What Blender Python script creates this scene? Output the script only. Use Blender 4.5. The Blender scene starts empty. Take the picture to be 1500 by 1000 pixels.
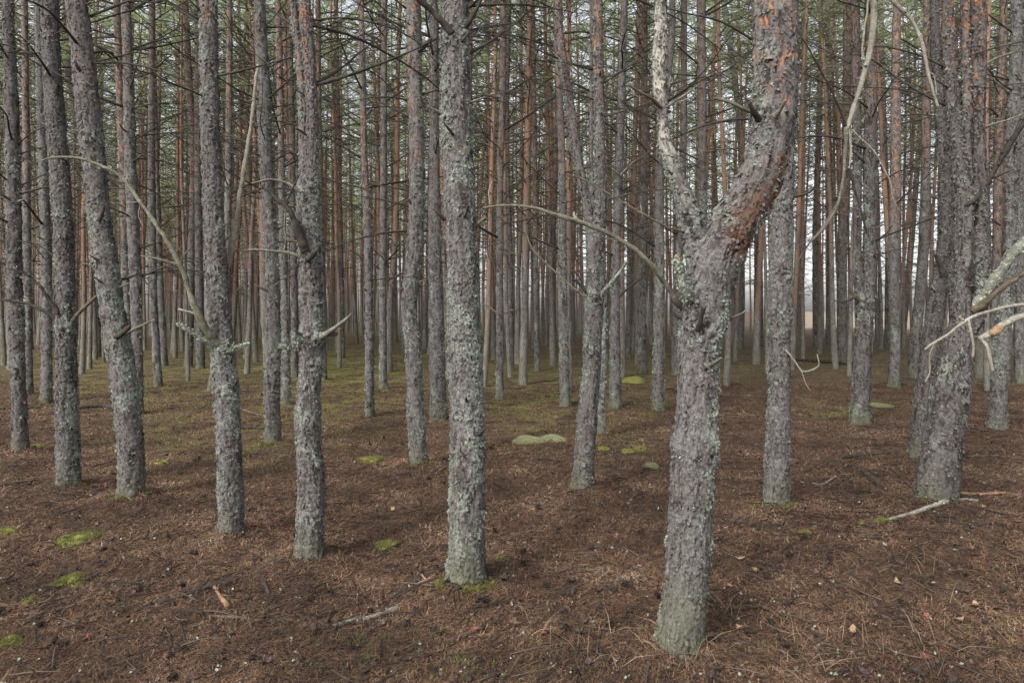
import bpy, math, random
import numpy as np
from mathutils import Vector
R = np.random.RandomState(11)
random.seed(11)
scene = bpy.context.scene
COL = scene.collection
# ------------------------------------------------------------------ camera constants
F = 1000.0; CX = 750.0; HY = 455.0; CH = 1.6      # focal length in photo pixels, centre, horizon row, eye height
def at(px, py, Y): return ((px-CX)/F*Y, Y, CH-(py-HY)/F*Y)
def depth(py): return CH*F/(py-HY)

# ------------------------------------------------------------------ numpy noise
def fr(a): return a-np.floor(a)
def hsh(a, b, s=0.0): return fr(np.sin(a*127.1+b*311.7+s*74.7)*43758.5453)
def vnoise(x, y, s=0.0, px=None):
    ix = np.floor(x); iy = np.floor(y); fx = x-ix; fy = y-iy
    fx = fx*fx*(3-2*fx); fy = fy*fy*(3-2*fy)
    w = (lambda q: np.mod(q, px)) if px else (lambda q: q)
    a = hsh(w(ix), iy, s); b = hsh(w(ix+1), iy, s); c = hsh(w(ix), iy+1, s); d = hsh(w(ix+1), iy+1, s)
    return (a*(1-fx)+b*fx)*(1-fy)+(c*(1-fx)+d*fx)*fy
def fbm(x, y, s=0.0, o=3, px=None):
    t = 0; a = .5; tot = 0
    for k in range(o):
        t = t+a*vnoise(x*2**k, y*2**k, s+k*3.3, px*2**k if px else None); tot += a; a *= .55
    return t/tot
def worley(u, v, nu, s):
    iu = np.floor(u); iv = np.floor(v)
    F1 = np.full(u.shape, 9.); F2 = np.full(u.shape, 9.); ID = np.zeros(u.shape); DV = np.zeros(u.shape); DU = np.zeros(u.shape)
    for du in (-1, 0, 1):
        for dv in (-1, 0, 1):
            cu = iu+du; cv = iv+dv; cm = np.mod(cu, nu)
            px_ = cu+.1+.8*hsh(cm, cv, s); py_ = cv+.1+.8*hsh(cm, cv, s+5)
            d = np.sqrt((u-px_)**2+(v-py_)**2)
            n = d < F1
            F2 = np.where(n, F1, np.minimum(F2, d))
            ID = np.where(n, hsh(cm, cv, s+9), ID); DV = np.where(n, v-py_, DV); DU = np.where(n, u-px_, DU)
            F1 = np.where(n, d, F1)
    return F1, F2, ID, DU, DV
def sstep(a, b, x):
    t = np.clip((x-a)/(b-a), 0, 1); return t*t*(3-2*t)

# ------------------------------------------------------------------ mesh helpers
class MB:
    """collects vertices, faces of any size and per-vertex attributes for one mesh object"""
    def __init__(s): s.V = []; s.F = []; s.n = 0; s.A = {}; s.M = []
    def add(s, V, Fs, attrs=None, mi=0):
        V = np.asarray(V, float).reshape(-1, 3)
        for f in (Fs if isinstance(Fs, list) else [Fs]):
            f = np.asarray(f, int); s.F.append(f+s.n); s.M.append(mi)
        attrs = attrs or {}
        for k in set(s.A) | set(attrs):
            if k not in s.A: s.A[k] = [np.zeros(s.n)]
            s.A[k].append(np.broadcast_to(np.asarray(attrs.get(k, 0.0), float), (len(V),)))
        s.V.append(V); s.n += len(V)
    def mesh(s, name, mats, off=(0, 0, 0), smooth=True):
        me = bpy.data.meshes.new(name)
        V = np.concatenate(s.V)-np.array(off, float)
        me.vertices.add(len(V)); me.vertices.foreach_set('co', V.astype(np.float32).ravel())
        sz = np.concatenate([np.full(len(f), f.shape[1]) for f in s.F])
        idx = np.concatenate([f.ravel() for f in s.F])
        me.loops.add(len(idx)); me.loops.foreach_set('vertex_index', idx.astype(np.int32))
        me.polygons.add(len(sz))
        st = np.concatenate([[0], np.cumsum(sz)[:-1]])
        me.polygons.foreach_set('loop_start', st.astype(np.int32))
        me.polygons.foreach_set('loop_total', sz.astype(np.int32))
        me.polygons.foreach_set('use_smooth', np.full(len(sz), smooth))
        mi = np.concatenate([np.full(len(f), m) for f, m in zip(s.F, s.M)])
        for m in (mats if isinstance(mats, (list, tuple)) else [mats]): me.materials.append(m)
        me.polygons.foreach_set('material_index', mi.astype(np.int32))
        for k, a in s.A.items():
            at_ = me.attributes.new(k, 'FLOAT', 'POINT'); at_.data.foreach_set('value', np.concatenate(a).astype(np.float32))
        me.update(calc_edges=True)
        return me
def link(name, data, parent=None, loc=(0, 0, 0), rz=0):
    o = bpy.data.objects.new(name, data); COL.objects.link(o); o.location = loc; o.rotation_euler = (0, 0, rz)
    if parent is not None: o.parent = parent
    return o
def tag(o, label=None, cat=None, group=None, kind=None):
    if label: o['label'] = label
    if cat: o['category'] = cat
    if group: o['group'] = group
    if kind: o['kind'] = kind
    return o
def catmull(P, t):
    P = np.asarray(P, float); n = len(P)
    i = np.clip(np.floor(t).astype(int), 0, n-2); f = (t-i)[:, None]
    p0 = np.where((i > 0)[:, None], P[np.maximum(i-1, 0)], 2*P[0]-P[min(1, n-1)]); p1 = P[i]; p2 = P[i+1]
    p3 = np.where((i+2 < n)[:, None], P[np.minimum(i+2, n-1)], 2*P[-1]-P[-2])
    return .5*((2*p1)+(-p0+p2)*f+(2*p0-5*p1+4*p2-p3)*f*f+(-p0+3*p1-3*p2+p3)*f**3)
def resample(P, step, fine_z=None, coarse=0.15):
    """P: (k,4) x,y,z,r -> resampled rows along the arc plus arc length"""
    P = np.asarray(P, float); n = len(P)
    tt = np.linspace(0, n-1, (n-1)*40+1); Q = catmull(P, tt)
    L = np.concatenate([[0], np.cumsum(np.linalg.norm(np.diff(Q[:, :3], axis=0), axis=1))])
    s = [0.]
    while s[-1] < L[-1]:
        z = np.interp(s[-1], L, Q[:, 2])
        s.append(s[-1]+(step if fine_z is None or z < fine_z else coarse))
    s = np.array(s); s[-1] = L[-1]
    return np.stack([np.interp(s, L, Q[:, k]) for k in range(4)], 1), s
def frames(C):
    T = np.gradient(C, axis=0); T /= np.linalg.norm(T, axis=1)[:, None]+1e-9
    ref = np.array([0, 1., 0]) if np.mean(np.abs(T[:, 1])) < .8 else np.array([1., 0, 0])
    S = np.cross(T, ref); S /= np.linalg.norm(S, axis=1)[:, None]+1e-9
    return T, S, np.cross(S, T)
def ringgrid(nr, ns):
    a = np.arange(nr-1)[:, None]*ns; b = np.arange(ns)[None, :]; b2 = (b+1) % ns
    return np.stack([a+b, a+b2, a+ns+b2, a+ns+b], -1).reshape(-1, 4)
def simple_tube(P, ns=6, step=.03, rough=.15, seed=0, tip=True, wig=0.):
    Q, s = resample(P, step)
    if wig:
        kr_ = np.random.RandomState(int(abs(seed)*13) % 99991); ks = np.concatenate([[0], np.cumsum(kr_.uniform(.03, .11, int(s[-1]/.03)+3))])
        am_ = np.minimum(Q[:, 3], .0045)
        for ax in range(3): Q[:, ax] += am_*(np.interp(s, ks, kr_.uniform(-.5, .5, len(ks)))*wig+.5*wig*(fbm(s/.035, s*0+ax*7.+seed, seed, 2)-.5))*np.minimum(1, s/.05)
        Q[:, 3] *= .80*(1+.25*(np.interp(s, ks, kr_.rand(len(ks)))-.5))
    C = Q[:, :3]; r = Q[:, 3]; T, S, B = frames(C)
    th = np.arange(ns)/ns*2*math.pi
    u, v = np.meshgrid(th, s)
    rr = r[:, None]*(1+rough*2*(fbm(u*1.3+seed, v/.025, seed, 2)-.5)+rough*1.5*(vnoise(v/.07, u*0, seed)-.5))
    V = C[:, None]+rr[..., None]*(np.cos(u)[..., None]*S[:, None]+np.sin(u)[..., None]*B[:, None])
    nr = len(s); V = V.reshape(-1, 3); Fq = ringgrid(nr, ns)
    V = np.concatenate([V, C[:1], C[-1:]+T[-1:]*r[-1]*.4]); k = nr*ns
    i = np.arange(ns)
    caps = np.concatenate([np.stack([(i+1) % ns, i, np.full(ns, k)], 1), np.stack([k-ns+i, k-ns+(i+1) % ns, np.full(ns, k+1)], 1)])
    return V, [Fq, caps]
def flake_fans(P, N, U, size, tilt, nr=6, cup=.25, rs=R):
    """irregular little polygons lying on a surface, hinged along their upper edge and lifting outward"""
    n = len(P); N = N/np.linalg.norm(N, axis=1)[:, None]; U = U-N*np.sum(U*N, 1)[:, None]; U /= np.linalg.norm(U, axis=1)[:, None]+1e-9
    W = np.cross(N, U)
    a = rs.uniform(-.5, .5, n)[:, None]; U, W = U*np.cos(a)+W*np.sin(a), W*np.cos(a)-U*np.sin(a)
    ct = np.cos(tilt)[:, None]; st = np.sin(tilt)[:, None]
    D = -U*ct+N*st; N2 = N*ct+U*st
    sz = size[:, None]
    cen = P+D*sz*.8
    V = [cen+N2*sz*cup*rs.uniform(-.5, 1, (n, 1))]
    for k in range(nr):
        an = 2*math.pi*k/nr; q = rs.uniform(.65, 1.15, (n, 1))*sz
        V.append(cen+D*np.cos(an)*q+W*np.sin(an)*q*rs.uniform(.6, 1, (n, 1))+N2*sz*cup*rs.uniform(-.6, .6, (n, 1)))
    V = np.stack(V, 1).reshape(-1, 3)
    b = (np.arange(n)*(nr+1))[:, None]; k = np.arange(nr)[None]
    Fc = np.stack([b+0*k, b+1+k, b+1+(k+1) % nr], -1).reshape(-1, 3)
    return V, Fc

# ------------------------------------------------------------------ materials
def newmat(name):
    m = bpy.data.materials.new(name); m.use_nodes = True; nt = m.node_tree; nt.nodes.clear()
    out = nt.nodes.new('ShaderNodeOutputMaterial'); return m, nt, out
class NT:
    def __init__(s, nt): s.nt = nt
    def n(s, t, **k):
        x = s.nt.nodes.new(t)
        for a, b in k.items(): setattr(x, a, b)
        return x
    def l(s, a, b): s.nt.links.new(a, b)
    def setin(s, sock, v):
        if isinstance(v, bpy.types.NodeSocket): s.l(v, sock)
        elif isinstance(v, tuple) and len(v) == 3 and sock.type == 'RGBA': sock.default_value = (*v, 1)
        else: sock.default_value = v
    def mix(s, f, a, b, mode='MIX'):
        x = s.n('ShaderNodeMix', data_type='RGBA', blend_type=mode)
        s.setin(x.inputs[0], f); s.setin(x.inputs[6], a); s.setin(x.inputs[7], b); return x.outputs[2]
    def math(s, op, a, b=0., c=0., clamp=False):
        x = s.n('ShaderNodeMath', operation=op, use_clamp=clamp)
        s.setin(x.inputs[0], a); s.setin(x.inputs[1], b)
        if len(x.inputs) > 2: s.setin(x.inputs[2], c)
        return x.outputs[0]
    def attr(s, name): return s.n('ShaderNodeAttribute', attribute_name=name).outputs['Fac']
    def noise(s, vec, scale, detail=3., rough=.6, dist=0.):
        x = s.n('ShaderNodeTexNoise'); x.inputs['Scale'].default_value = scale; x.inputs['Detail'].default_value = detail
        x.inputs['Roughness'].default_value = rough; x.inputs['Distortion'].default_value = dist
        if vec is not None: s.l(vec, x.inputs['Vector'])
        return x.outputs['Fac']
    def map(s, vec, scale, loc=(0, 0, 0)):
        x = s.n('ShaderNodeMapping'); x.inputs['Scale'].default_value = scale; x.inputs['Location'].default_value = loc
        s.l(vec, x.inputs['Vector']); return x.outputs[0]
    def ramp(s, f, stops):
        x = s.n('ShaderNodeValToRGB'); e = x.color_ramp.elements
        while len(e) < len(stops): e.new(.5)
        for q, (p, c) in zip(e, stops): q.position = p; q.color = (*c, 1) if len(c) == 3 else c
        s.l(f, x.inputs[0]); return x.outputs[0]
    def rng(s, v, a, b, c=0., d=1.):
        x = s.n('ShaderNodeMapRange'); s.setin(x.inputs[0], v)
        for i, q in enumerate((a, b, c, d)): x.inputs[i+1].default_value = q
        return x.outputs[0]
    def bsdf(s, color, rough=.9, bump=None, strength=.5, dist=.01, spec=.15):
        b = s.n('ShaderNodeBsdfPrincipled'); s.setin(b.inputs['Base Color'], color); s.setin(b.inputs['Roughness'], rough)
        b.inputs['Specular IOR Level'].default_value = spec
        if bump is not None:
            q = s.n('ShaderNodeBump'); q.inputs['Strength'].default_value = strength; q.inputs['Distance'].default_value = dist
            s.l(bump, q.inputs['Height']); s.l(q.outputs[0], b.inputs['Normal'])
        return b.outputs[0]

def mat_bark():
    m, nt, out = newmat('pine_bark'); g = NT(nt)
    pos = g.n('ShaderNodeNewGeometry').outputs['Position']
    sv = g.map(pos, (1, 1, .45))
    n1 = g.noise(sv, 14, 4); n2 = g.noise(sv, 70, 4, .7); n3 = g.noise(pos, 260, 3, .7); big = g.noise(pos, 3.1, 2)
    rnd = g.attr('rnd'); crack = g.attr('crack'); lich = g.attr('lich'); warm = g.attr('warm'); alg = g.attr('alg')
    c = g.mix(g.rng(n1, .35, .65), (.074, .071, .070), (.152, .147, .146))
    c = g.mix(g.math('MULTIPLY', rnd, .5), c, (.195, .189, .186))
    c = g.mix(g.rng(n2, .46, .62, 0, .85), c, (.048, .038, .032))
    c = g.mix(g.rng(n3, .50, .66, 0, .6), c, (.31, .305, .295))
    wn = g.noise(g.map(pos, (1, 1, .6)), 22, 4, .65)
    wf = g.math('MULTIPLY', warm, g.rng(wn, .50, .58), clamp=True)
    wc = g.mix(n2, (.30, .125, .06), (.42, .23, .14))
    c = g.mix(wf, c, wc)
    oi = g.n('ShaderNodeObjectInfo').outputs['Random']
    c = g.mix(g.rng(oi, 0, 1, 0, .45), c, g.mix(.5, c, (.10, .082, .068)))
    brown = g.rng(big, .5, .75, 0, .35); c = g.mix(brown, c, (.13, .095, .078))
    c = g.mix(g.math('MULTIPLY', g.attr('rust'), g.rng(n1, .3, .55, .3, 1), clamp=True), c, g.mix(n2, (.045, .022, .014), (.17, .085, .048)))
    c = g.mix(g.math('MULTIPLY', g.attr('pale'), g.rng(n1, .3, .5, .45, 1), clamp=True), c, g.mix(n2, (.26, .24, .21), (.46, .43, .37)))
    ck = g.math('MULTIPLY', crack, 1.0, clamp=True)
    c = g.mix(g.math('MULTIPLY', ck, .92), c, (.022, .017, .015))
    c = g.mix(g.math('MULTIPLY', alg, g.rng(n1, .3, .6, .35, 1)), c, (.10, .108, .058))
    lc = g.mix(n2, (.135, .155, .125), (.31, .34, .285))
    c = g.mix(g.math('MULTIPLY', lich, g.rng(n2, .3, .55), clamp=True), c, lc)
    h = g.math('ADD', g.math('MULTIPLY', n2, .7), g.math('MULTIPLY', n3, .35))
    g.l(g.bsdf(c, .92, h, .9, .008), out.inputs[0]); return m
def mat_bark_far():
    m, nt, out = newmat('pine_bark_distant'); g = NT(nt)
    pos = g.n('ShaderNodeNewGeometry').outputs['Position']
    oi = g.n('ShaderNodeObjectInfo').outputs['Random']
    z = g.n('ShaderNodeSeparateXYZ'); g.l(pos, z.inputs[0]); z = z.outputs[2]
    sv = g.map(pos, (1, 1, .3))
    n1 = g.noise(sv, 9, 4); n2 = g.noise(sv, 40, 3, .7); n0 = g.noise(g.map(pos, (.5, .5, .25)), 1.3, 2)
    c = g.mix(g.rng(n1, .3, .7), (.10, .090, .082), (.235, .216, .203))  # base tones lifted above the near bark, standing in for haze
    c = g.mix(g.rng(n2, .48, .62, 0, .85), c, (.035, .028, .024)); n4 = g.noise(g.map(pos, (1, 1, .5)), 95, 3, .7)
    hz = g.math('ADD', z, g.math('ADD', g.math('MULTIPLY', n0, 3.), g.math('MULTIPLY', oi, 2.6)))
    wf = g.math('MULTIPLY', g.rng(hz, 4.4, 7.8), g.rng(g.noise(sv, 5, 4, .7), .38, .56, .15, 1))
    wc = g.mix(g.rng(n2, .3, .7), (.18, .088, .052), (.40, .225, .14))
    c = g.mix(wf, c, wc)
    c = g.mix(g.rng(n4, .52, .64, 0, .6), c, (.045, .036, .030)); c = g.mix(g.rng(n4, .45, .34, 0, .45), c, (.34, .30, .27))
    low = g.rng(z, 2.5, .2); c = g.mix(g.math('MULTIPLY', low, .25), c, (.17, .19, .12))
    g.l(g.bsdf(c, .95, g.math('ADD', n1, g.math('MULTIPLY', n2, .6)), .8, .02), out.inputs[0]); return m
def mat_lichen():
    m, nt, out = newmat('lichen'); g = NT(nt)
    ri = g.n('ShaderNodeNewGeometry'); pos = ri.outputs['Position']
    n = g.noise(pos, 120, 3)
    c = g.ramp(ri.outputs['Random Per Island'], [(0, (.11, .125, .095)), (.5, (.22, .255, .205)), (.85, (.33, .37, .31)), (1, (.14, .13, .11))])
    c = g.mix(g.rng(n, .3, .7, 0, .5), c, (.20, .22, .18))
    g.l(g.bsdf(c, .95), out.inputs[0]); return m
def mat_wood(name, c1, c2, green=0., lich=0.):
    m, nt, out = newmat(name); g = NT(nt)
    pos = g.n('ShaderNodeNewGeometry').outputs['Position']
    n1 = g.noise(pos, 18, 4); n2 = g.noise(pos, 150, 4, .75, .8)
    c = g.mix(g.rng(n1, .35, .65), c1, c2)
    c = g.mix(g.rng(n2, .48, .62, 0, .8), c, tuple(q*.3 for q in c1))
    if green: c = g.mix(g.rng(g.noise(pos, 9, 3), .42, .6, 0, green), c, (.14, .138, .09))
    if lich: c = g.mix(g.rng(g.noise(pos, 40, 4, .7), .55, .62, 0, lich), c, (.40, .46, .37))
    g.l(g.bsdf(c, .9, g.math('ADD', n1, n2), .7, .004), out.inputs[0]); return m
def mat_needles(name, stops, trans=.35, tr_col=(.16, .22, .07), sc=.35):
    m, nt, out = newmat(name); g = NT(nt)
    ri = g.n('ShaderNodeNewGeometry'); pos = ri.outputs['Position']
    f = g.math('ADD', g.math('MULTIPLY', ri.outputs['Random Per Island'], .6), g.rng(g.noise(pos, sc, 4), .35, .65, 0, .4))
    c = g.ramp(f, stops)
    b = g.bsdf(c, .8)
    if trans:
        t = g.n('ShaderNodeBsdfTranslucent'); t.inputs[0].default_value = (*tr_col, 1)
        x = g.n('ShaderNodeMixShader'); x.inputs[0].default_value = trans; g.l(b, x.inputs[1]); g.l(t.outputs[0], x.inputs[2]); b = x.outputs[0]
    g.l(b, out.inputs[0]); return m
def mat_ground():
    m, nt, out = newmat('needle_covered_soil'); g = NT(nt)
    pos = g.n('ShaderNodeNewGeometry').outputs['Position']
    n0 = g.noise(pos, .8, 3); n1 = g.noise(pos, 6, 5, .65); n2 = g.noise(pos, 45, 4, .75)
    st1 = g.noise(g.map(pos, (1, .35, 1)), 55, 3, .7, 1.5); st2 = g.noise(g.map(pos, (.35, 1, 1), (3, 5, 0)), 55, 3, .7, 1.5)
    c = g.mix(g.rng(n1, .3, .7), (.045, .030, .022), (.115, .076, .055))
    c = g.mix(g.rng(st1, .50, .68, 0, .8), c, (.29, .185, .125))
    c = g.mix(g.rng(st2, .52, .66, 0, .9), c, (.030, .022, .018))
    c = g.mix(g.rng(n0, .45, .7, 0, .35), c, (.13, .10, .078))
    moss = g.attr('moss')
    mc = g.mix(n2, (.10, .10, .03), (.33, .31, .10))
    mf = g.math('MULTIPLY', moss, g.rng(g.noise(pos, 2.2, 7, .8), .46, .55), clamp=True)
    c = g.mix(g.math('MULTIPLY', mf, .85), c, mc)
    sand = g.attr('sand'); c = g.mix(g.math('MULTIPLY', sand, g.rng(n2, .3, .6, .5, 1)), c, (.27, .20, .14))
    fld = g.attr('field'); c = g.mix(fld, c, g.mix(n1, (.20, .16, .11), (.32, .27, .20)))
    h = g.math('ADD', g.math('ADD', st1, st2), n2)
    g.l(g.bsdf(c, .95, h, .9, .02), out.inputs[0]); return m
M = dict(
    bark=mat_bark(), far=mat_bark_far(), lichen=mat_lichen(), ground=mat_ground(),
    br_grey=mat_wood('dead_wood_grey', (.10, .09, .078), (.20, .185, .155), .3, .3),
    br_green=mat_wood('dead_wood_greenish', (.095, .088, .065), (.20, .185, .14), .6, .25),
    br_dark=mat_wood('dead_wood_dark', (.030, .025, .021), (.078, .067, .056), 0),
    br_brown=mat_wood('dead_wood_brown', (.075, .050, .035), (.15, .11, .078), .3, .1),
    br_pale=mat_wood('dead_wood_pale', (.20, .18, .145), (.36, .335, .28), .4, .3),
    br_lich=mat_wood('dead_wood_lichened', (.15, .15, .12), (.25, .255, .21), .3, 1.),
    raw=mat_wood('broken_wood', (.22, .12, .07), (.36, .25, .16)),
    twig_far=mat_wood('dry_twigs', (.11, .10, .082), (.20, .185, .15)),  # dead twigs, lightened in colour in place of distance haze
    twig=mat_wood('twig_wood', (.040, .035, .030), (.09, .08, .066)),  # dark tone paints the twigs as if seen against the light
    cone=mat_wood('cone_scales', (.035, .028, .024), (.085, .065, .05)),
    needle=mat_needles('pine_needles', [(0, (.17, .22, .12)), (.5, (.27, .345, .17)), (.85, (.37, .42, .22)), (1, (.44, .47, .24))], .55, (.62, .74, .36)),  # greens lifted to put canopy haze and brightness into the colour
    litter=mat_needles('fallen_needles', [(0, (.030, .021, .017)), (.38, (.068, .043, .030)), (.65, (.165, .096, .057)), (.87, (.32, .20, .125)), (1, (.46, .36, .25))], 0, sc=1.4),
    twigl=mat_needles('fallen_twigs', [(0, (.014, .011, .010)), (.6, (.045, .034, .028)), (.9, (.13, .10, .08)), (1, (.36, .32, .27))], 0),
    moss=mat_needles('moss', [(0, (.07, .07, .02)), (.5, (.165, .165, .045)), (1, (.30, .29, .09))], .2),
    reind=mat_needles('pale_moss', [(0, (.17, .18, .09)), (.5, (.31, .32, .17)), (1, (.46, .47, .30))], .1),
    grass=mat_needles('grass', [(0, (.09, .12, .03)), (.6, (.20, .25, .09)), (1, (.33, .33, .17))], .3),
    straw=mat_needles('dry_grass', [(0, (.14, .09, .055)), (.6, (.27, .19, .12)), (1, (.42, .34, .24))], .1),
    leaf_red=mat_wood('leaf_red', (.16, .05, .04), (.26, .10, .07)),
    leaf_tan=mat_wood('leaf_tan', (.30, .18, .10), (.42, .29, .19)),
    leaf_dark=mat_wood('leaf_dark', (.07, .045, .05), (.13, .09, .095)),
    birch=mat_wood('birch_bark', (.42, .36, .32), (.62, .58, .54)),
)

# ------------------------------------------------------------------ traced trees
# each stem: list of (row y, centre x, width) in photo pixels, bottom to top, all at the depth of the trunk's foot
T = {}
def tree(name, base, stems, label, lich=.35, warm=0., warmz=2.6, stub=4, Y=None, twigs=0, kind='near'):
    T[name] = dict(base=base, stems=stems, label=label, lich=lich, warm=warm, warmz=warmz, stub=stub, Y=Y or depth(base), twigs=twigs, kind=kind, br=[])
tree('t19', 965, [[(965,993,74),(937,995,71),(860,1004,68),(755,1012,65),(690,1015,67),(645,1017,72),(620,1019,66),(590,1019,64),(550,1023,63),(510,1025,65),(470,1031,73),(430,1036,74),(385,1047,76),(340,1069,74),(305,1091,70),(265,1110,67),(225,1123,66),(180,1131,66),(120,1135,68),(60,1137,70),(0,1134,71),(-100,1130,68),(-300,1140,60),(-600,1150,50)],
    [(430,1030,36),(380,1025,42),(340,1017,40),(305,1007,35),(280,1000,31),(240,986,28),(205,975,24),(160,971,20),(120,968,22),(80,967,24),(0,970,22),(-150,968,20),(-300,960,12)]],
    'stout forked pine nearest the camera, its thick right stem bending out and up', lich=.30, warm=.45, warmz=1.9, stub=2)
tree('t9', 868, [[(868,684,72),(850,684,62),(825,684,57),(755,685,56),(670,685,54),(590,684,53),(510,681,52),(430,678,50),(350,675,48),(240,670,48),(160,668,47),(80,666,46),(0,667,44),(-200,668,42),(-600,668,34)]],
    'straight thick pine in the centre covered with lichen flakes and green at its foot', lich=.56, warm=.1, stub=6)
tree('t5', 828, [[(828,452,50),(800,453,44),(755,455,42),(710,457,42),(650,452,38),(610,451,40),(580,453,36),(550,454,36),(515,456,38),(500,456,44),(485,456,38),(430,455,34),(360,453,35),(300,452,37),(270,452,36),(240,456,26),(160,457,20),(80,452,22),(0,446,21),(-200,440,18),(-500,440,14)],
    [(290,448,30),(256,447,24),(200,443,18),(160,442,17),(80,437,16),(0,428,16),(-200,415,12)]],
    'pine with a ring of broken dead branches halfway up and a double stem on top', lich=.26, warm=.5, warmz=2.3, stub=3)
tree('t4', 795, [[(795,338,44),(770,338,39),(750,339,38),(670,336,37),(590,333,37),(510,326,36),(430,320,33),(350,315,31),(240,310,29),(160,307,29),(80,306,28),(0,305,27),(-200,303,25),(-500,303,20)]],
    'grey pine with a long dead branch arching from its middle to the upper left', lich=.30, warm=.35, warmz=3.0, stub=4)
tree('t3', 737, [[(737,190,48),(715,192,40),(670,192,38),(630,189,38),(550,180,38),(490,170,36),(400,157,34),(320,146,34),(240,137,34),(160,129,34),(80,121,33),(0,112,31),(-200,95,28),(-500,80,20)]],
    'grey pine leaning to the left with lichened bark and a flared foot', lich=.32, warm=.15, warmz=3, stub=6)
tree('t2', 720, [[(720,101,36),(680,100,33),(610,98,32),(550,97,30),(470,96,28),(400,95,27),(320,92,28),(240,86,28),(160,80,28),(80,75,26),(0,72,25),(-300,60,20)]],
    'dark pine at the left with three bare arms spreading from one point', lich=.20, stub=3)
tree('t1', 668, [[(668,30,25),(600,28,22),(510,25,22),(400,21,22),(320,20,22),(160,17,21),(0,11,18),(-300,5,14)]],
    'slim straight pine at the far left edge beside a pale heap', lich=.3, stub=3, twigs=5, kind='mid')
tree('t6', 655, [[(655,400,27),(610,399,24),(570,398,25),(510,401,22),(400,399,21),(240,390,21),(120,385,22),(0,381,18),(-300,375,14)]],
    'mid grey pine just left of the pine with the ring of broken branches', lich=.3, stub=3, twigs=7, kind='mid')
tree('t7', 688, [[(688,614,33),(670,613,28),(590,608,26),(510,605,26),(480,601,25),(450,599,25),(400,605,26),(350,609,27),(240,611,24),(120,608,24),(0,605,24),(-300,600,20)]],
    'pine with a kink in its pale trunk just left of the central thick pine', lich=.32, warm=.6, warmz=2.6, stub=4, twigs=3, kind='near')
tree('t8', 617, [[(617,642,27),(550,641,25),(450,639,24),(350,637,22),(200,636,16),(0,635,14),(-200,634,12)]],
    'brownish pine half hidden behind the central thick pine', lich=.15, warm=.25, stub=2, twigs=4, kind='mid')
tree('t14', 725, [[(725,851,40),(705,854,33),(670,856,31),(590,862,30),(510,868,28),(430,871,28),(380,872,27),(350,873,26),(310,879,22),(240,879,18),(160,878,18),(80,876,18),(0,874,18),(-300,868,14)],
    [(380,870,24),(340,866,20),(300,860,17),(240,848,16),(160,836,16),(80,824,15),(0,818,13),(-200,815,9)]],
    'slightly leaning pine right of centre with two stems and a whorl of bare twigs', lich=.32, warm=.6, warmz=2.8, stub=2)
tree('t20', 752, [[(752,1134,46),(735,1136,38),(670,1138,36),(590,1141,34),(510,1142,33),(430,1142,34),(350,1144,33),(250,1149,30),(150,1150,27),(0,1150,24),(-300,1150,20)]],
    'straight lichened pine standing right behind the forked nearest pine', lich=.36, stub=4)
tree('t21', 620, [[(620,1260,34),(590,1261,28),(550,1262,27),(470,1266,25),(442,1268,26),(400,1274,20),(330,1275,20),(240,1274,19),(120,1276,19),(0,1276,19),(-200,1276,15)],
    [(460,1264,20),(430,1262,18),(380,1257,14),(240,1257,14),(100,1255,14),(0,1254,14),(-200,1252,10)]],
    'dark pine splitting into two straight stems right of the hanging pale branch', lich=.2, warm=.7, warmz=3.4, stub=3, twigs=4, kind='mid')
tree('t25', 750, [[(750,1366,64),(725,1370,58),(670,1378,57),(630,1383,56),(590,1389,54),(550,1397,48),(510,1403,40),(470,1407,30),(430,1409,26),(350,1410,24),(320,1410,23),(240,1405,23),(160,1396,20),(80,1390,18),(0,1388,17),(-200,1385,14)],
    [(600,1385,34),(550,1394,34),(510,1408,32),(480,1420,32),(450,1432,32),(400,1439,31),(320,1437,30),(240,1433,28),(160,1431,27),(80,1434,26),(0,1434,24),(-200,1434,20)],
    [(420,1412,24),(360,1413,20),(300,1413,17),(200,1412,16),(80,1411,15),(0,1410,15),(-200,1408,12)]],
    'heavy multi-stemmed pine at the right with orange flaking bark high on one stem', lich=.12, warm=1., warmz=2.9, stub=4)
tree('t26', 680, [[(680,1342,36),(660,1346,30),(590,1353,28),(510,1363,27),(430,1374,27),(400,1381,26),(350,1386,24),(320,1386,21),(240,1383,18),(160,1377,17),(80,1371,16),(0,1369,15),(-200,1365,12)]],
    'dark leaning pine tucked behind the left side of the heavy multi-stemmed pine', lich=.1, stub=3, twigs=2)
tree('t27', 635, [[(635,1460,32),(600,1462,26),(510,1468,22),(430,1475,20),(350,1483,21),(240,1483,21),(160,1485,20),(0,1490,16),(-200,1492,13)]],
    'lichened pine leaning right at the right edge behind the pale broken branch', lich=.5, stub=3, twigs=3, kind='mid')
tree('t28', 560, [[(560,1493,15),(400,1494,14),(200,1497,13),(0,1500,12),(-100,1500,10)]], 'rightmost thin pine cut by the edge of the photo', stub=1, twigs=4, kind='mid')
tree('t29', 562, [[(562,1450,14),(400,1459,13),(160,1464,13),(0,1471,11),(-100,1473,10)]], 'orange stemmed pine between the heavy multi-stemmed pine and the right edge', warm=1., warmz=2., stub=1, twigs=4, kind='mid')
tree('t30', 590, [[(590,68,16),(400,68,15),(200,62,14),(0,56,12),(-100,54,10)]], 'thin pine between the two leftmost foreground trunks', stub=2, twigs=6, kind='mid')
tree('t31', 578, [[(578,42,13),(400,40,12),(200,38,11),(0,36,10),(-100,36,9)]], 'thin reddish pine directly right of the far left trunk', warm=.7, warmz=3, stub=1, twigs=6, kind='mid')
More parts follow.
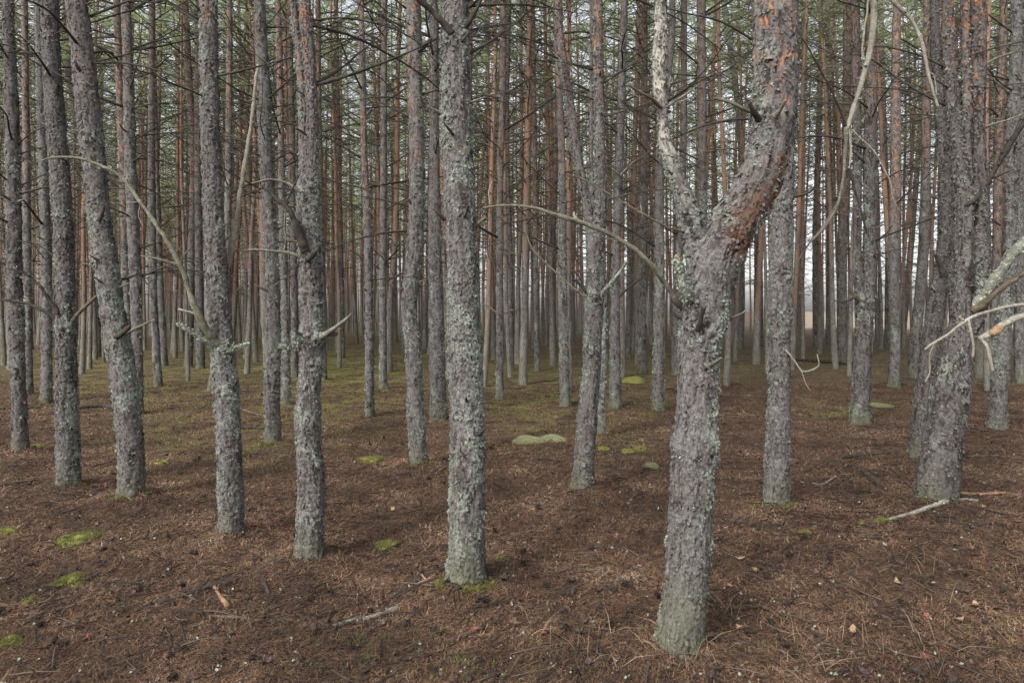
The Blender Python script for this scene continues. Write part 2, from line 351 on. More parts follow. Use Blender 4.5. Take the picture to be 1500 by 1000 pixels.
tree('t32', 606, [[(606,202,19),(510,201,16),(400,198,18),(240,191,18),(160,189,17),(0,185,14),(-100,184,12)]], 'dark straight pine just right of the left leaning pine', warm=.45, warmz=4.6, stub=2, twigs=7, kind='mid')
tree('t33', 572, [[(572,188,13),(400,184,13),(240,180,13),(120,175,12),(0,171,11),(-100,170,9)]], 'orange brown pine showing above between the left leaning pine and a dark one', warm=1., warmz=2.5, stub=1, twigs=5, kind='mid')
tree('t35', 566, [[(566,232,14),(510,229,12),(400,224,12),(200,222,11),(0,223,10),(-100,223,9)]], 'thin pine leaning slightly left of the long arching branch', warm=.5, warmz=4.6, stub=1, twigs=6, kind='mid')
tree('t36', 536, [[(536,241,11),(400,234,10),(200,228,9),(0,222,9)]], 'slender pine a step behind the thin one left of the arching branch', warm=.7, warmz=4, stub=0, twigs=5, kind='mid')
tree('t37', 538, [[(538,276,13),(400,280,12),(240,283,11),(100,276,11),(0,272,9)]], 'orange topped pine crossed by the long arching branch', warm=1., warmz=3.2, stub=0, twigs=5, kind='mid')
tree('t38', 541, [[(541,294,14),(350,291,12),(150,290,11),(0,290,10)]], 'thin dark pine close to the left side of the arching branch trunk', warm=.4, warmz=4.5, stub=0, twigs=5, kind='mid')
tree('t39', 574, [[(574,307,13),(500,303,12),(420,300,12),(250,338,10),(0,336,9)]][:0] or [[(574,309,13),(450,330,12),(300,334,11),(100,336,10),(0,336,9)]], 'dark pine showing just right of the arching branch trunk', warm=.8, warmz=4.5, stub=0, twigs=6, kind='mid')
tree('t41', 594, [[(594,419,16),(500,417,14),(350,414,12),(160,411,11),(0,407,10),(-100,406,9)]], 'brown topped pine right behind the mid grey one', warm=1., warmz=3.4, stub=1, twigs=5, kind='mid')
tree('t42', 554, [[(554,432,12),(350,430,11),(160,427,10),(0,424,9)]], 'thin pine squeezed left of the trunk with the ring of broken branches', warm=.6, warmz=3.5, stub=0, twigs=4, kind='mid')
tree('t43', 558, [[(558,474,12),(350,470,10),(160,467,9),(0,466,9)]], 'reddish pine touching the right side of the two-stemmed top', warm=1., warmz=3, stub=0, twigs=5, kind='mid')
tree('t44', 526, [[(526,501,10),(350,498,10),(160,494,9),(0,492,8)]], 'orange brown pine in the gap right of the trunk with broken branches', warm=1., warmz=2.8, stub=0, twigs=5, kind='mid')
tree('t10', 612, [[(612,541,16),(500,541,14),(350,539,13),(240,534,12),(160,532,11),(0,529,10),(-100,528,9)]], 'slim straight pine with reddish upper trunk in the mossy gap', warm=.8, warmz=2.6, stub=1, twigs=5, kind='mid')
tree('t11', 570, [[(570,562,15),(540,561,13),(400,561,12),(200,562,11),(0,563,10),(-100,563,9)]], 'slim grey pine right beside the reddish slim one in the mossy gap', warm=.2, stub=1, twigs=7, kind='mid')
tree('t12', 586, [[(586,732,14),(480,732,12),(350,732,12),(240,733,11),(160,736,12),(0,737,11),(-100,737,9)]], 'thin pale pine just right of the central thick pine', lich=.3, warm=.6, warmz=3.2, stub=1, twigs=5, kind='mid')
tree('t46', 542, [[(542,748,11),(400,747,10),(200,742,9),(0,745,9)]], 'thin dark pine close behind the pale thin one', warm=.5, warmz=4.5, stub=0, twigs=5, kind='mid')
tree('t47', 544, [[(544,787,9),(400,785,9),(200,783,9),(0,780,8)]], 'very thin orange brown pine standing alone over the pale moss cushions', warm=1., warmz=2.5, stub=0, twigs=6, kind='mid')
tree('t48', 518, [[(518,810,11),(400,808,10),(200,815,9),(0,818,8)]], 'dark pine with short twigs further back over the pale moss', warm=.6, warmz=4.5, stub=0, twigs=4, kind='mid')
tree('t13', 596, [[(596,828,17),(500,826,15),(400,824,14),(320,824,13),(200,822,12),(0,814,11),(-100,813,10)]], 'slim pine left of the leaning two-stemmed one right of centre', warm=.6, warmz=3.2, stub=1, twigs=4, kind='mid')
tree('t50', 644, [[(644,880,19),(600,879,16),(450,883,13),(300,868,8),(100,866,6),(0,866,5)]], 'thin pine almost hidden behind the leaning two-stemmed pine', lich=.5, stub=1, twigs=2, kind='mid')
tree('t15', 598, [[(598,902,19),(500,901,16),(400,902,15),(240,907,14),(160,910,13),(80,912,13),(0,915,12),(-100,917,10)]], 'grey pine leaning slightly right with a green twig at head height', lich=.3, warm=.1, stub=2, twigs=3, kind='mid')
tree('t51', 524, [[(524,921,9),(400,922,9),(200,930,8),(0,940,8)]], 'thin distant pine right of the grey slightly leaning one', warm=.8, warmz=4, stub=0, twigs=4, kind='mid')
tree('t17', 548, [[(548,940,16),(400,941,14),(240,943,12),(100,944,11),(0,944,10)]], 'reddish dark pine left of the forked nearest pine', warm=.8, warmz=4.4, stub=1, twigs=5, kind='mid')
tree('t16', 601, [[(601,963,19),(500,965,17),(400,966,16),(240,967,15),(100,980,12),(0,985,11)]], 'grey pine immediately left of the forked nearest pine', warm=.2, stub=1, twigs=3, kind='mid')
tree('t52', 550, [[(550,990,15),(450,991,14),(250,1000,12),(0,1002,10)]], 'pine whose foot shows just left of the forked nearest trunk', warm=.7, warmz=4.5, stub=0, twigs=3, kind='mid')
tree('t18', 590, [[(590,1034,16),(400,1031,15),(280,1029,14),(160,1028,15),(0,1027,14),(-100,1027,12)]], 'reddish pine seen through the fork of the nearest pine', warm=.55, warmz=3.5, stub=1, twigs=5, kind='mid')
tree('t53', 512, [[(512,1083,14),(400,1083,12),(200,1085,10),(0,1060,9)]], 'grey pine right of the forked nearest trunk at knee height', stub=0, twigs=4, kind='mid')
tree('t54', 508, [[(508,1111,15),(400,1111,13),(200,1109,11),(0,1108,10)]], 'pine whose foot shows between the nearest trunk and the straight one behind it', stub=0, twigs=4, kind='mid')
tree('t55', 492, [[(492,1172,11),(350,1173,10),(200,1176,9),(0,1180,8)]], 'thin pine just right of the straight lichened pine', warm=.8, warmz=5, stub=0, twigs=4, kind='mid')
tree('t56', 512, [[(512,1196,11),(350,1195,10),(200,1199,9),(0,1205,8)]], 'second thin pine right of the straight lichened pine', warm=.8, warmz=4.5, stub=0, twigs=5, kind='mid')
tree('t58', 506, [[(506,1214,10),(350,1216,10),(200,1214,9),(0,1212,8)]], 'third thin pine right of the straight lichened pine', warm=.8, warmz=4.5, stub=0, twigs=5, kind='mid')
tree('t57', 533, [[(533,1233,15),(350,1234,14),(200,1240,13),(0,1241,13),(-100,1241,11)]], 'orange barked pine left of the dark two-stemmed one', warm=1., warmz=3.4, stub=1, twigs=4, kind='mid')
tree('t22', 566, [[(566,1309,19),(490,1311,15),(400,1309,17),(240,1312,16),(120,1312,14),(0,1314,12),(-100,1315,10)]], 'orange flaked pine standing clear in the bright gap at the right', warm=1., warmz=2.6, stub=1, twigs=4, kind='mid')
tree('t24', 474+20, [[(494,1322,9),(400,1331,9),(240,1344,8),(120,1352,8),(0,1358,7)]], 'thin slanting pine in the bright gap left of the multi-stemmed pine', warm=.8, warmz=4, stub=0, twigs=3, kind='mid')
tree('t23', 552, [[(552,1336,17),(470,1344,16),(350,1354,15),(240,1356,14),(120,1357,13),(0,1358,12)]], 'slanting grey pine next to the multi-stemmed pine', warm=.8, warmz=4.2, stub=1, twigs=3, kind='mid')
tree('t59', 510, [[(510,1300,10),(350,1301,9),(200,1295,9),(0,1290,8)]], 'thin pine left of the orange flaked one in the bright gap', warm=.9, warmz=4, stub=0, twigs=4, kind='mid')
tree('t34', 524, [[(524,143,16),(430,139,12),(300,134,11),(100,100,10),(0,96,9)]], 'distant pine showing in the gap left of the leaning pine', warm=.5, warmz=4.5, stub=0, twigs=4, kind='mid')

# traced branches: points (x, y, width px, depth offset m); kids are twigs on the branch
def br(t, pts, mat='br_grey', kids=(), name='branch', label=None): T[t]['br'].append((name, pts, mat, kids, label))
br('t19', [(1003,452,14,0),(990,440,12,-.05),(975,415,11,-.1),(950,385,10,-.15),(910,352,9,-.2),(860,329,8.5,-.22),(830,320,8,-.25),(790,307,6,-.25),(745,301,5,-.25),(708,303,4,-.2)], 'br_green',
   [([(718,301,3,-.2),(716,280,2,-.2),(722,263,1.5,-.2)], 'br_pale'), ([(845,322,7,-.22),(840,314,5,-.2),(841,310,3,-.2)], 'br_lich'), ([(905,350,3,-.2),(890,350,2,-.22),(882,346,1.5,-.24)], 'br_grey')], label='long greenish dead branch arching out to the left')
br('t19', [(1010,341,4,.02),(985,336,4,-.05),(950,318,4,-.1),(915,297,3.2,-.1),(880,277,3,-.1),(850,262,2.5,-.1),(828,256,2,-.1)], 'br_brown', [([(940,312,2,-.1),(938,300,1.5,-.1)], 'br_pale')], label='thin reddish dead twig pointing to the upper left')
br('t19', [(1010,440,18,-.08),(1002,420,17,-.12),(996,398,15,-.14),(992,380,13,-.14)], 'br_lich', [([(995,382,12,-.14),(990,374,9,-.14)], 'raw')], name='branch_stub', label='broken lichened stub with a raw orange end')
br('t19', [(1024,482,13,-.1),(1027,465,10,-.15),(1031,450,8,-.18)], 'br_dark', name='branch_stub')
br('t19', [(1068,468,7,0),(1080,462,5,-.05),(1093,455,4,-.08)], 'br_green', name='branch_stub')
br('t19', [(968,158,8,0),(955,145,7,-.05),(940,136,6,-.08),(920,124,5,-.1)], 'br_brown', [([(950,142,4,-.06),(935,141,3,-.06),(925,133,2,-.06)], 'br_pale')])
br('t19', [(973,158,7,0),(990,148,6,.03),(1005,138,4,.05),(1019,128,3,.05)], 'br_green', [([(985,150,3,.03),(1000,148,3,.03),(1012,143,2,.03)], 'br_pale'), ([(980,130,4,.0),(984,112,3,.0)], 'br_grey')])
br('t19', [(1105,166,9,.0),(1090,160,7,-.04),(1070,150,6,-.06),(1047,144,5,-.08)], 'br_green')
br('t19', [(1112,176,12,-.13),(1104,163,9,-.17),(1098,150,5,-.2)], 'br_dark', name='branch_stub')
br('t19', [(1136,172,10,-.12),(1143,160,7,-.16),(1152,146,5,-.2)], 'br_grey', name='branch_stub')
br('t19', [(1150,-420,16,0),(1200,-300,15,.15),(1255,-140,13,.25),(1279,0,11,.3),(1276,60,10,.3),(1263,120,9,.3),(1252,155,8.5,.3),(1240,188,8,.3)], 'br_pale',
   [([(1240,186,7,.3),(1237,250,6,.3),(1227,300,6,.3),(1207,335,5,.3),(1188,355,4,.3),(1168,385,3.5,.3),(1159,420,3,.3),(1157,452,2,.3)], 'br_grey'),
    ([(1243,186,5,.3),(1246,215,4.5,.3),(1244,247,3,.3)], 'br_pale'),
    ([(1240,188,5,.3),(1225,150,5,.25),(1200,100,4,.2),(1184,72,3,.2),(1172,56,2.5,.2)], 'br_dark'),
    ([(1246,248,4,.3),(1255,290,5,.3),(1268,330,4,.3),(1278,356,2.5,.3)], 'br_dark'),
    ([(1248,190,2.5,.3),(1280,222,2,.25),(1303,262,2,.25),(1308,290,1.6,.25),(1320,312,1.2,.25)], 'br_pale'),
    ([(1272,0,4,.3),(1265,45,4,.28),(1264,84,4,.28)], 'br_pale'),
    ([(1225,300,2,.3),(1195,345,1.6,.35),(1175,352,1.2,.35)], 'br_pale')], label='long pale dead limb hanging down at the right')
br('t19', [(1150,-300,10,.1),(1230,-120,8,.15),(1285,-20,7,.2),(1305,0,6,.2),(1330,22,6,.2),(1345,50,6,.2),(1356,90,5.5,.2),(1365,130,5,.2),(1374,156,4,.2)], 'br_pale', [([(1359,105,3,.2),(1368,112,2.5,.2),(1372,140,2,.2)], 'br_pale')], label='pale curved dead twig reaching down to the right')
br('t9', [(662,50,18,-.08),(650,35,13,-.1),(636,20,11,-.12),(617,2,10,-.15),(590,-20,8,-.2)], 'br_dark')
br('t9', [(680,42,12,-.05),(690,28,9,-.08),(700,10,7,-.1),(706,-5,6,-.1)], 'br_dark', [([(676,62,5,-.1),(684,50,4,-.12)], 'br_dark')])
br('t9', [(664,197,6,-.1),(656,188,5,-.14),(650,180,3,-.16)], 'br_dark', name='branch_stub')
br('t9', [(651,322,7,-.04),(643,313,5,-.08),(635,305,4,-.1)], 'br_brown', name='branch_stub')
br('t9', [(697,330,8,0),(704,324,6,-.02),(711,319,4,-.02)], 'br_green', name='branch_stub')
br('t4', [(330,515,17,-.02),(318,503,15,-.08),(303,485,13,-.14),(290,460,12,-.18),(277,425,10,-.2),(267,395,9,-.22),(245,355,8,-.25),(222,318,7.5,-.25),(204,293,7,-.25),(180,262,6,-.25),(150,243,5.5,-.25),(110,231,5,-.25),(75,232,4,-.25),(54,237,2,-.25)], 'br_green',
   [([(206,294,4,-.25),(195,297,3,-.25),(184,298,2,-.25)], 'br_green'), ([(262,388,4,-.22),(235,380,3.5,-.25),(207,375,2.5,-.25)], 'br_green'), ([(264,384,4,-.22),(268,374,3.5,-.2),(279,363,3,-.2)], 'br_green'),
    ([(287,460,4,-.18),(275,456,4,-.2),(261,452,4,-.2)], 'br_pale'), ([(206,296,2,-.25),(203,315,1.5,-.25),(210,332,1.2,-.25)], 'br_pale')], label='long brown dead branch arching to the upper left')
br('t4', [(322,512,12,-.05),(300,498,8,-.12),(282,487,7,-.15),(261,474,6,-.18)], 'br_lich')
br('t4', [(332,514,9,-.05),(345,510,6,-.07),(361,503,4,-.1)], 'br_lich', [([(340,510,5,-.07),(344,500,3,-.07)], 'br_green')], name='branch_stub')
br('t4', [(330,402,11,.1),(338,370,10,.12),(345,330,9,.12),(354,270,8,.12),(362,220,7.5,.12),(368,180,7,.12),(374,130,6.5,.12),(378,95,6,.12)], 'br_pale', [([(368,182,4,.12),(372,178,3,.12)], 'br_green')], label='pale straight broken branch rising steeply on the right side')
br('t5', [(447,368,19,-.08),(441,350,15,-.1),(432,325,12,-.12),(420,303,10,-.14),(405,292,8,-.15),(391,279,5,-.16),(379,275,3,-.16)], 'br_dark', [([(416,302,4,-.14),(425,283,3,-.14),(438,258,2.5,-.14)], 'br_dark'), ([(418,303,1.6,-.14),(416,330,1.3,-.14),(418,350,1,-.14)], 'br_pale')], label='dark crooked dead branch rising to the left')
br('t5', [(447,288,9,-.05),(432,275,7,-.08),(415,266,5,-.1),(395,263,4,-.12),(370,269,3,-.14)], 'br_green', [([(430,278,4,-.08),(405,276,3,-.1),(388,280,2,-.12)], 'br_dark')])
br('t5', [(440,376,8,-.03),(420,370,6,-.06),(400,367,5,-.08),(375,366,5,-.1),(360,367,3,-.1)], 'br_green', [([(380,366,3,-.1),(368,360,2,-.1)], 'br_brown'), ([(415,370,2,-.06),(418,355,1.5,-.06),(421,310,1,-.06)], 'br_pale')])
br('t5', [(468,494,11,-.05),(482,486,9,-.08),(498,474,6.5,-.1),(516,459,3.5,-.12)], 'br_grey', [([(480,490,7,-.06),(495,488,5,-.08)], 'br_dark')])
br('t5', [(444,508,8,-.05),(428,509,5,-.08),(409,507,4,-.1)], 'br_lich')
br('t5', [(444,498,12,-.08),(436,494,10,-.1),(430,488,7,-.12)], 'br_lich', name='branch_stub')
br('t5', [(450,380,12,-.1),(458,374,9,-.14),(464,366,6,-.16)], 'br_dark', name='branch_stub')
br('t2', [(96,482,9,-.05),(90,468,8,-.07),(76,444,6.5,-.1),(52,412,5,-.12),(28,397,4,-.14),(8,392,3,-.14)], 'br_dark', label='upper left bare arm')
br('t2', [(93,480,9,-.03),(82,468,7.5,0),(64,455,6.5,0),(36,444,5,0),(0,439,4,0),(-40,437,3,0)], 'br_dark', label='lower left bare arm')
br('t2', [(100,478,9,-.03),(112,462,7,-.03),(126,448,6,-.03),(141,434,5,-.03)], 'br_brown', label='right bare arm')
br('t2', [(88,385,4,-.03),(70,368,3,-.03),(48,356,2.5,-.03),(20,352,2,-.03)], 'br_dark')
br('t3', [(170,494,9,-.1),(182,486,8,-.12),(190,477,5,-.14)], 'br_dark', name='branch_stub')
br('t3', [(180,492,5,-.05),(200,480,4,-.07),(227,468,3,-.1)], 'br_grey')
br('t3', [(165,418,5,.04),(178,410,7,.04),(190,405,6,.04),(200,402,3,.04)], 'br_dark')
br('t3', [(146,322,9,-.12),(150,312,6,-.15),(151,303,4,-.16)], 'br_dark', name='branch_stub')
br('t3', [(118,105,8,-.12),(113,97,6,-.15),(110,90,4,-.16)], 'br_dark', name='branch_stub')
br('t14', [(864,438,6,-.03),(850,430,4.5,-.05),(838,420,4,-.08),(808,394,3.5,-.1),(784,370,3,-.12),(773,348,2,-.12),(768,330,1.5,-.12)], 'br_green')
br('t14', [(866,436,8,-.05),(856,425,6.5,-.08),(845,412,5,-.1),(838,410,3,-.1)], 'br_dark', [([(858,428,4,-.08),(850,408,3,-.1),(841,398,2,-.1)], 'br_dark')])
br('t14', [(876,434,8,-.05),(888,422,6,-.07),(902,406,5,-.08),(919,383,3.5,-.1)], 'br_lich', [([(886,426,4,-.07),(900,414,3.5,-.07),(908,404,2.5,-.07)], 'br_green')])
br('t15', [(899,268,8,0),(908,258,6,-.05),(924,242,5,-.08),(940,231,4.5,-.1),(955,222,3,-.1)], 'br_green', [([(905,260,3,-.05),(912,280,2,-.05)], 'br_dark')])
br('t15', [(901,440,6,0),(912,430,4,-.05),(925,418,3.5,-.05),(941,407,2.5,-.05)], 'br_dark')
br('t12', [(732,462,4,0),(720,452,3,0),(705,443,2,0)], 'br_green')
br('t12', [(733,462,4,0),(745,456,3,0),(760,452,2,0)], 'br_green')
br('t20', [(1150,296,9,-.02),(1163,289,6,-.04),(1180,284,5,-.05),(1192,277,3,-.05)], 'br_dark', [([(1163,288,4,-.04),(1167,273,3,-.04)], 'br_dark')])
br('t20', [(1143,505,5,-.05),(1163,527,2.5,-.1),(1176,543,3,-.12),(1199,536,3,-.14),(1197,519,2,-.14)], 'br_pale', [([(1174,543,2,-.12),(1180,562,1.6,-.12),(1187,573,1.2,-.12)], 'br_pale')])
br('t25', [(1424,450,26,0),(1440,432,22,-.03),(1462,402,19,-.08),(1484,372,17,-.12),(1510,345,15,-.15),(1560,300,12,-.2),(1600,250,8,-.2)], 'br_lich', label='thick lichened limb slanting up to the right edge')
br('t25', [(1425,456,18,-.05),(1440,446,13,-.1),(1462,427,10,-.15),(1500,401,9,-.2),(1550,380,6,-.2)], 'br_brown')
br('t25', [(1440,285,8,0),(1450,262,9,-.05),(1466,233,9,-.1),(1484,203,10,-.15),(1505,172,9,-.2),(1530,120,6,-.2)], 'br_dark', [([(1452,262,4,-.05),(1470,254,3,-.05),(1486,249,2,-.05)], 'br_dark')])
br('t25', [(1440,98,5,0),(1455,88,4,-.05),(1475,80,3.5,-.08),(1505,73,3,-.1)], 'br_green')
br('t25', [(1438,190,5,0),(1455,182,3.5,-.05),(1478,175,3,-.08),(1505,165,2.5,-.1)], 'br_green')
br('t25', [(1412,302,10,-.05),(1424,296,8,-.08),(1434,287,6,-.1),(1438,266,4,-.1)], 'br_dark', name='branch_stub')
br('t25', [(1383,405,14,-.05),(1376,385,9,-.08),(1370,372,6,-.1)], 'br_dark', name='branch_stub')
br('t21', [(1262,442,8,-.05),(1252,434,6,-.08),(1246,422,4,-.1)], 'br_brown', [([(1252,436,4,-.08),(1235,442,3,-.08),(1222,440,2,-.08)], 'br_dark')])
br('t21', [(1270,442,9,0),(1278,434,9,0),(1279,400,8,0)], 'br_brown', name='branch_stub')
br('t21', [(1272,350,5,0),(1285,352,4,0),(1300,340,3,0),(1306,330,2,0)], 'br_dark')
br('t27', [(1465,330,4,0),(1448,318,3,0),(1440,314,2,0)], 'br_dark')
br('t7', [(603,300,5,-.05),(598,292,4,-.08)], 'br_dark', name='branch_stub')
br('t7', [(613,75,9,-.05),(622,68,7,-.08),(632,56,5,-.1)], 'br_dark', name='branch_stub')
br('t7', [(600,172,5,-.03),(580,162,4,-.05),(560,152,3,-.05),(547,150,2,-.05)], 'br_dark')

EXTRA_NEAR = []   # feet of all traced trees for the ground mounds and the random planting
for t in T.values():
    s0 = t['stems'][0][0]; Y = t['Y']; p = at(s0[1], t['base'], Y); EXTRA_NEAR.append((p[0], Y, s0[2]/F*Y/2))
OFFT = (2.75, 2.75, .14); EXTRA_NEAR.append(OFFT)
FEET = np.array(EXTRA_NEAR)

# ------------------------------------------------------------------ ground
def gz(x, y):
    x = np.asarray(x, float); y = np.asarray(y, float)
    a = .05*(fbm(x*.9+50, y*.9+50, 1, 3)-.5)+.09*np.clip(y/14, .2, 2)*(fbm(x*.17+9, y*.17+7, 2, 2)-.5)
    a = a+.22*np.exp(-((x-3.1)**2/1.8+(y-4.0)**2/1.0))                    # low rise at the right front
    a = a+.10*np.exp(-((x+5.2)**2/.25+(y-6.9)**2/.25))                   # pale heap at the left edge
    for fx, fy, r in FEET:
        if fy < 9: a = a+.075*np.exp(-((x-fx)**2+(y-fy)**2)/(2.1*r)**2)*(.7+.6*vnoise(x*9, y*9, 4))
    return a
def mossmask(x, y):
    px = x/np.maximum(y, .5)*F+CX; py = HY+CH*F/np.maximum(y, .5)
    m = .95*np.exp(-((px-500)/130)**2-((py-560)/65)**2)+.7*np.exp(-((px-770)/100)**2-((py-590)/60)**2)
    m += .6*np.exp(-((px-300)/160)**2-((py-640)/55)**2)+.75*np.exp(-((px-1235)/80)**2-((py-598)/16)**2)
    m += .45*np.exp(-((py-530)/35)**2)+.4*np.exp(-((px-930)/90)**2-((py-600)/70)**2)
    m += .5*np.exp(-((px-180)/150)**2-((py-560)/50)**2)
    return np.clip(m*.85, 0, 1)*sstep(4.2, 6.5, y)
rows = np.concatenate([np.linspace(-30, 1.6, 24)[:-1], np.geomspace(1.6, 60, 640), np.geomspace(62, 900, 40)])
tt = np.linspace(-1, 1, 420)
X = tt[None]*(np.maximum(rows, 1.5)*1.15+3+np.maximum(-rows, 0)*1.5)[:, None]; Yg = np.repeat(rows[:, None], len(tt), 1)
Z = gz(X, Yg)+.012*(fbm(X*9, Yg*9, 6, 3)-.5)*sstep(25, 8, Yg)
gm = MB(); nc = len(tt)
a = (np.arange(len(rows)-1)[:, None]*nc+np.arange(nc-1)[None]).ravel()
px_ = X/np.maximum(Yg, .5)*F+CX
sand = np.exp(-((X-.1)**2/.02+(Yg-2.96)**2/.008))+.0*X+1.0*np.exp(-((X+5.35)**2/.10+(Yg-6.9)**2/.12))+.35*np.exp(-((X-2.2)**2/.06+(Yg-3.7)**2/.10))
gm.add(np.stack([X, Yg, Z], -1).reshape(-1, 3), np.stack([a, a+1, a+nc+1, a+nc], -1),
       dict(moss=mossmask(X, Yg).ravel(), sand=np.clip(sand, 0, 1).ravel(), field=(sstep(56, 66, Yg)*sstep(1120, 1200, px_)).ravel()))
tag(link('ground', gm.mesh('ground', M['ground'])), kind='structure')

# ------------------------------------------------------------------ bark tubes
def bark_stem(mb, lb, fb, path, res, Y, zfine, opt, seed, root=True):
    """one bark-covered stem: adds its skin to mb, lichen flakes to lb, loose bark flakes to mb"""
    rs = np.random.RandomState(int(seed*10) % 99999)
    Q, s = resample(path, res, zfine, .12)
    Q[:, 3] = np.maximum(Q[:, 3]*.975-opt['amp']*.85, Q[:, 3]*.72)
    C = Q[:, :3]; r = Q[:, 3]; Tn, S, B = frames(C)
    rmean = float(np.mean(r[:max(3, len(r)//2)])); ns = int(np.clip(2*math.pi*rmean/res, 14, 150))
    th = np.arange(ns)/ns*2*math.pi; u, v = np.meshgrid(th, s)
    zz = np.repeat(C[:, 2:3], ns, 1)
    circ = 2*math.pi*rmean
    ps = float(opt.get('ps', 1.)); nu = max(5, int(round(circ/(.023*ps)))); uu = u/(2*math.pi)*nu
    wu = 1.5*(fbm(uu*.8, v/.045, seed, 3, None)-.5); wv = 1.6*(fbm(uu*1.1+3, v/.07, seed+4, 3)-.5)
    blend = sstep(0, 1, 1-np.abs(u/math.pi-1))        # no warp at the seam of the skin, which faces sideways or away
    wu = wu*np.minimum(1, 8*np.minimum(u, 2*math.pi-u)/math.pi)
    F1, F2, ID, DU, DV = worley(uu+wu, v/(.055*ps*ps)+wv, nu, seed)
    edge = sstep(.0, .16, F2-F1)
    nu2 = nu*2; G1, G2, ID2, DU2, DV2 = worley(uu*2+wu*1.6, v/.020+wv*1.4, nu2, seed+20)
    e2 = sstep(.0, .18, G2-G1)
    upper = sstep(opt['warmz'], opt['warmz']+1.6, zz+.9*(fbm(uu/3, v/.5, seed+8, 2)-.5))
    amp = opt['amp']*(1-.4*upper)*(1+.35*np.exp(-np.maximum(zz, 0)/.7))
    gate = sstep(.42, .62, fbm(uu*.5, v/.13, seed+60, 3))            # where the plates stand out, elsewhere the bark is smoother
    ridg = 1-2*np.abs(fbm(uu*.9+.4*wu, v/.17, seed+33, 4)-.5)         # long ridges
    ridg2 = 1-2*np.abs(fbm(uu*2.3, v/.05, seed+34, 3)-.5)
    h = amp*((.25+.75*gate)*(.40*edge+.50*(ID-.5)*edge-.75*DV*(ID > .45)*edge-.5*DU*(ID < .3)) + .30*e2*(.4+gate)*ID2-.30*DV2*(ID2 > .5)
             +.75*(ridg-.75)+.55*(ridg2-.75)+.5*(fbm(uu*5, v/.014, seed+2, 2)-.5)-.1)
    fis = fbm(uu*.42+.25*wu, v/.40, seed+30, 4); fis = 1-sstep(.0, .022, np.abs(fis-.5))
    fis *= sstep(.35, .6, fbm(uu*.3, v/.2, seed+31, 2))
    h -= fis*amp*.7
    low = rmean*(.10*(fbm(u/(2*math.pi)*3, v/.35, seed+40, 2, 3)-.5)+.07*(vnoise(u*0, v/.16, seed+41)-.5))
    if root:
        h0 = C[0, 2]; fl = np.exp(-np.maximum(zz-h0-.12, 0)/.07); low = low+fl*rmean*.30*np.clip(np.sin(u*3+seed)+.6*np.sin(u*5+seed*2), -.5, 2)
    crack = np.clip((1-edge)*(.25+.75*gate)*.85+(1-e2)*.40*sstep(.4, .8, ID2)+fis*.9+.65*sstep(.76, .5, ridg)+opt.get('dark', 0)*(.6+.8*(1-ID)), 0, 1)
    lm = fbm(uu/2.2, v/.10, seed+50, 3)*.6+fbm(uu/6, v/.55, seed+51, 2)*.5+.14*(edge-.5)
    # more lichen on the flanks than on the face turned to the camera
    flank = np.abs(np.cos(u)); L = opt['lich']
    lm = lm+.10*(flank-.5)
    spk = fbm(uu*2.6, v/.013, seed+55, 3)
    lich = sstep(.80-.33*L, .90-.33*L, lm)*(1-.6*upper)*sstep(.47, .58, spk+.06*edge)
    h = h+lich*.0022*(1+fbm(uu*5, v/.008, seed+6, 2))
    rr = r[:, None]+h+low
    nrm = np.cos(u)[..., None]*S[:, None]+np.sin(u)[..., None]*B[:, None]
    V = C[:, None]+rr[..., None]*nrm
    for (kx, ky, kz, kr, kh) in opt.get('knots', ()):
        d2 = (V[..., 0]-kx)**2+(V[..., 1]-ky)**2+((V[..., 2]-kz)*1.15)**2
        g_ = np.exp(-d2/kr**2); core = np.exp(-d2/(kr*.38)**2)*(kr < .045); lump = fbm(uu*2.5, v/.025, seed+90, 3)
        V = V+nrm*(kh*g_*(.3+1.4*lump))[..., None]; rr = rr+kh*g_*(.3+1.4*lump)
        crack = np.clip(crack+g_*1.2*sstep(.5, .35, lump)+core*1.2, 0, 1); V = V-nrm*(core*kh*1.6)[..., None]; lich = np.clip(lich+g_*sstep(.5, .62, lump)*1.0, 0, 1)
    def blob(nm):
        q = zz*0
        for (kx, ky, kz, kr) in opt.get(nm, ()): q = q+np.exp(-((V[..., 0]-kx)**2+(V[..., 1]-ky)**2+(V[..., 2]-kz)**2)/kr**2)
        return np.clip(q*1.3, 0, 1).ravel()
    alg = np.clip(np.exp(-(zz-.02)/opt.get('algz', .16))*.9, 0, 1) if root else zz*0
    lich = lich*(1-.75*np.clip(alg, 0, 1))
    at_ = dict(crack=crack.ravel(), lich=lich.ravel(), rnd=ID.ravel(), warm=np.maximum((opt['warm']*upper).ravel(), blob('warmb')*1.6), alg=alg.ravel(), rust=blob('rust'), pale=blob('pale'))
    mb.add(V.reshape(-1, 3), ringgrid(len(s), ns), at_)
    # top cap
    k = len(mb.V) and mb.n; mb.add(np.concatenate([V[-1], C[-1:]]), np.stack([np.arange(ns), (np.arange(ns)+1) % ns, np.full(ns, ns)], 1), dict(rnd=.5))
    vis = np.where(C[:, 2] < (zfine if zfine else 99))[0]; area = 2*math.pi*rmean*(s[vis[-1]]-s[0]) if len(vis) else 0
    def pick(n, w):
        w = w[vis].ravel(); w = w/w.sum(); i = rs.choice(len(w), n, p=w); return i//ns+vis[0], i % ns
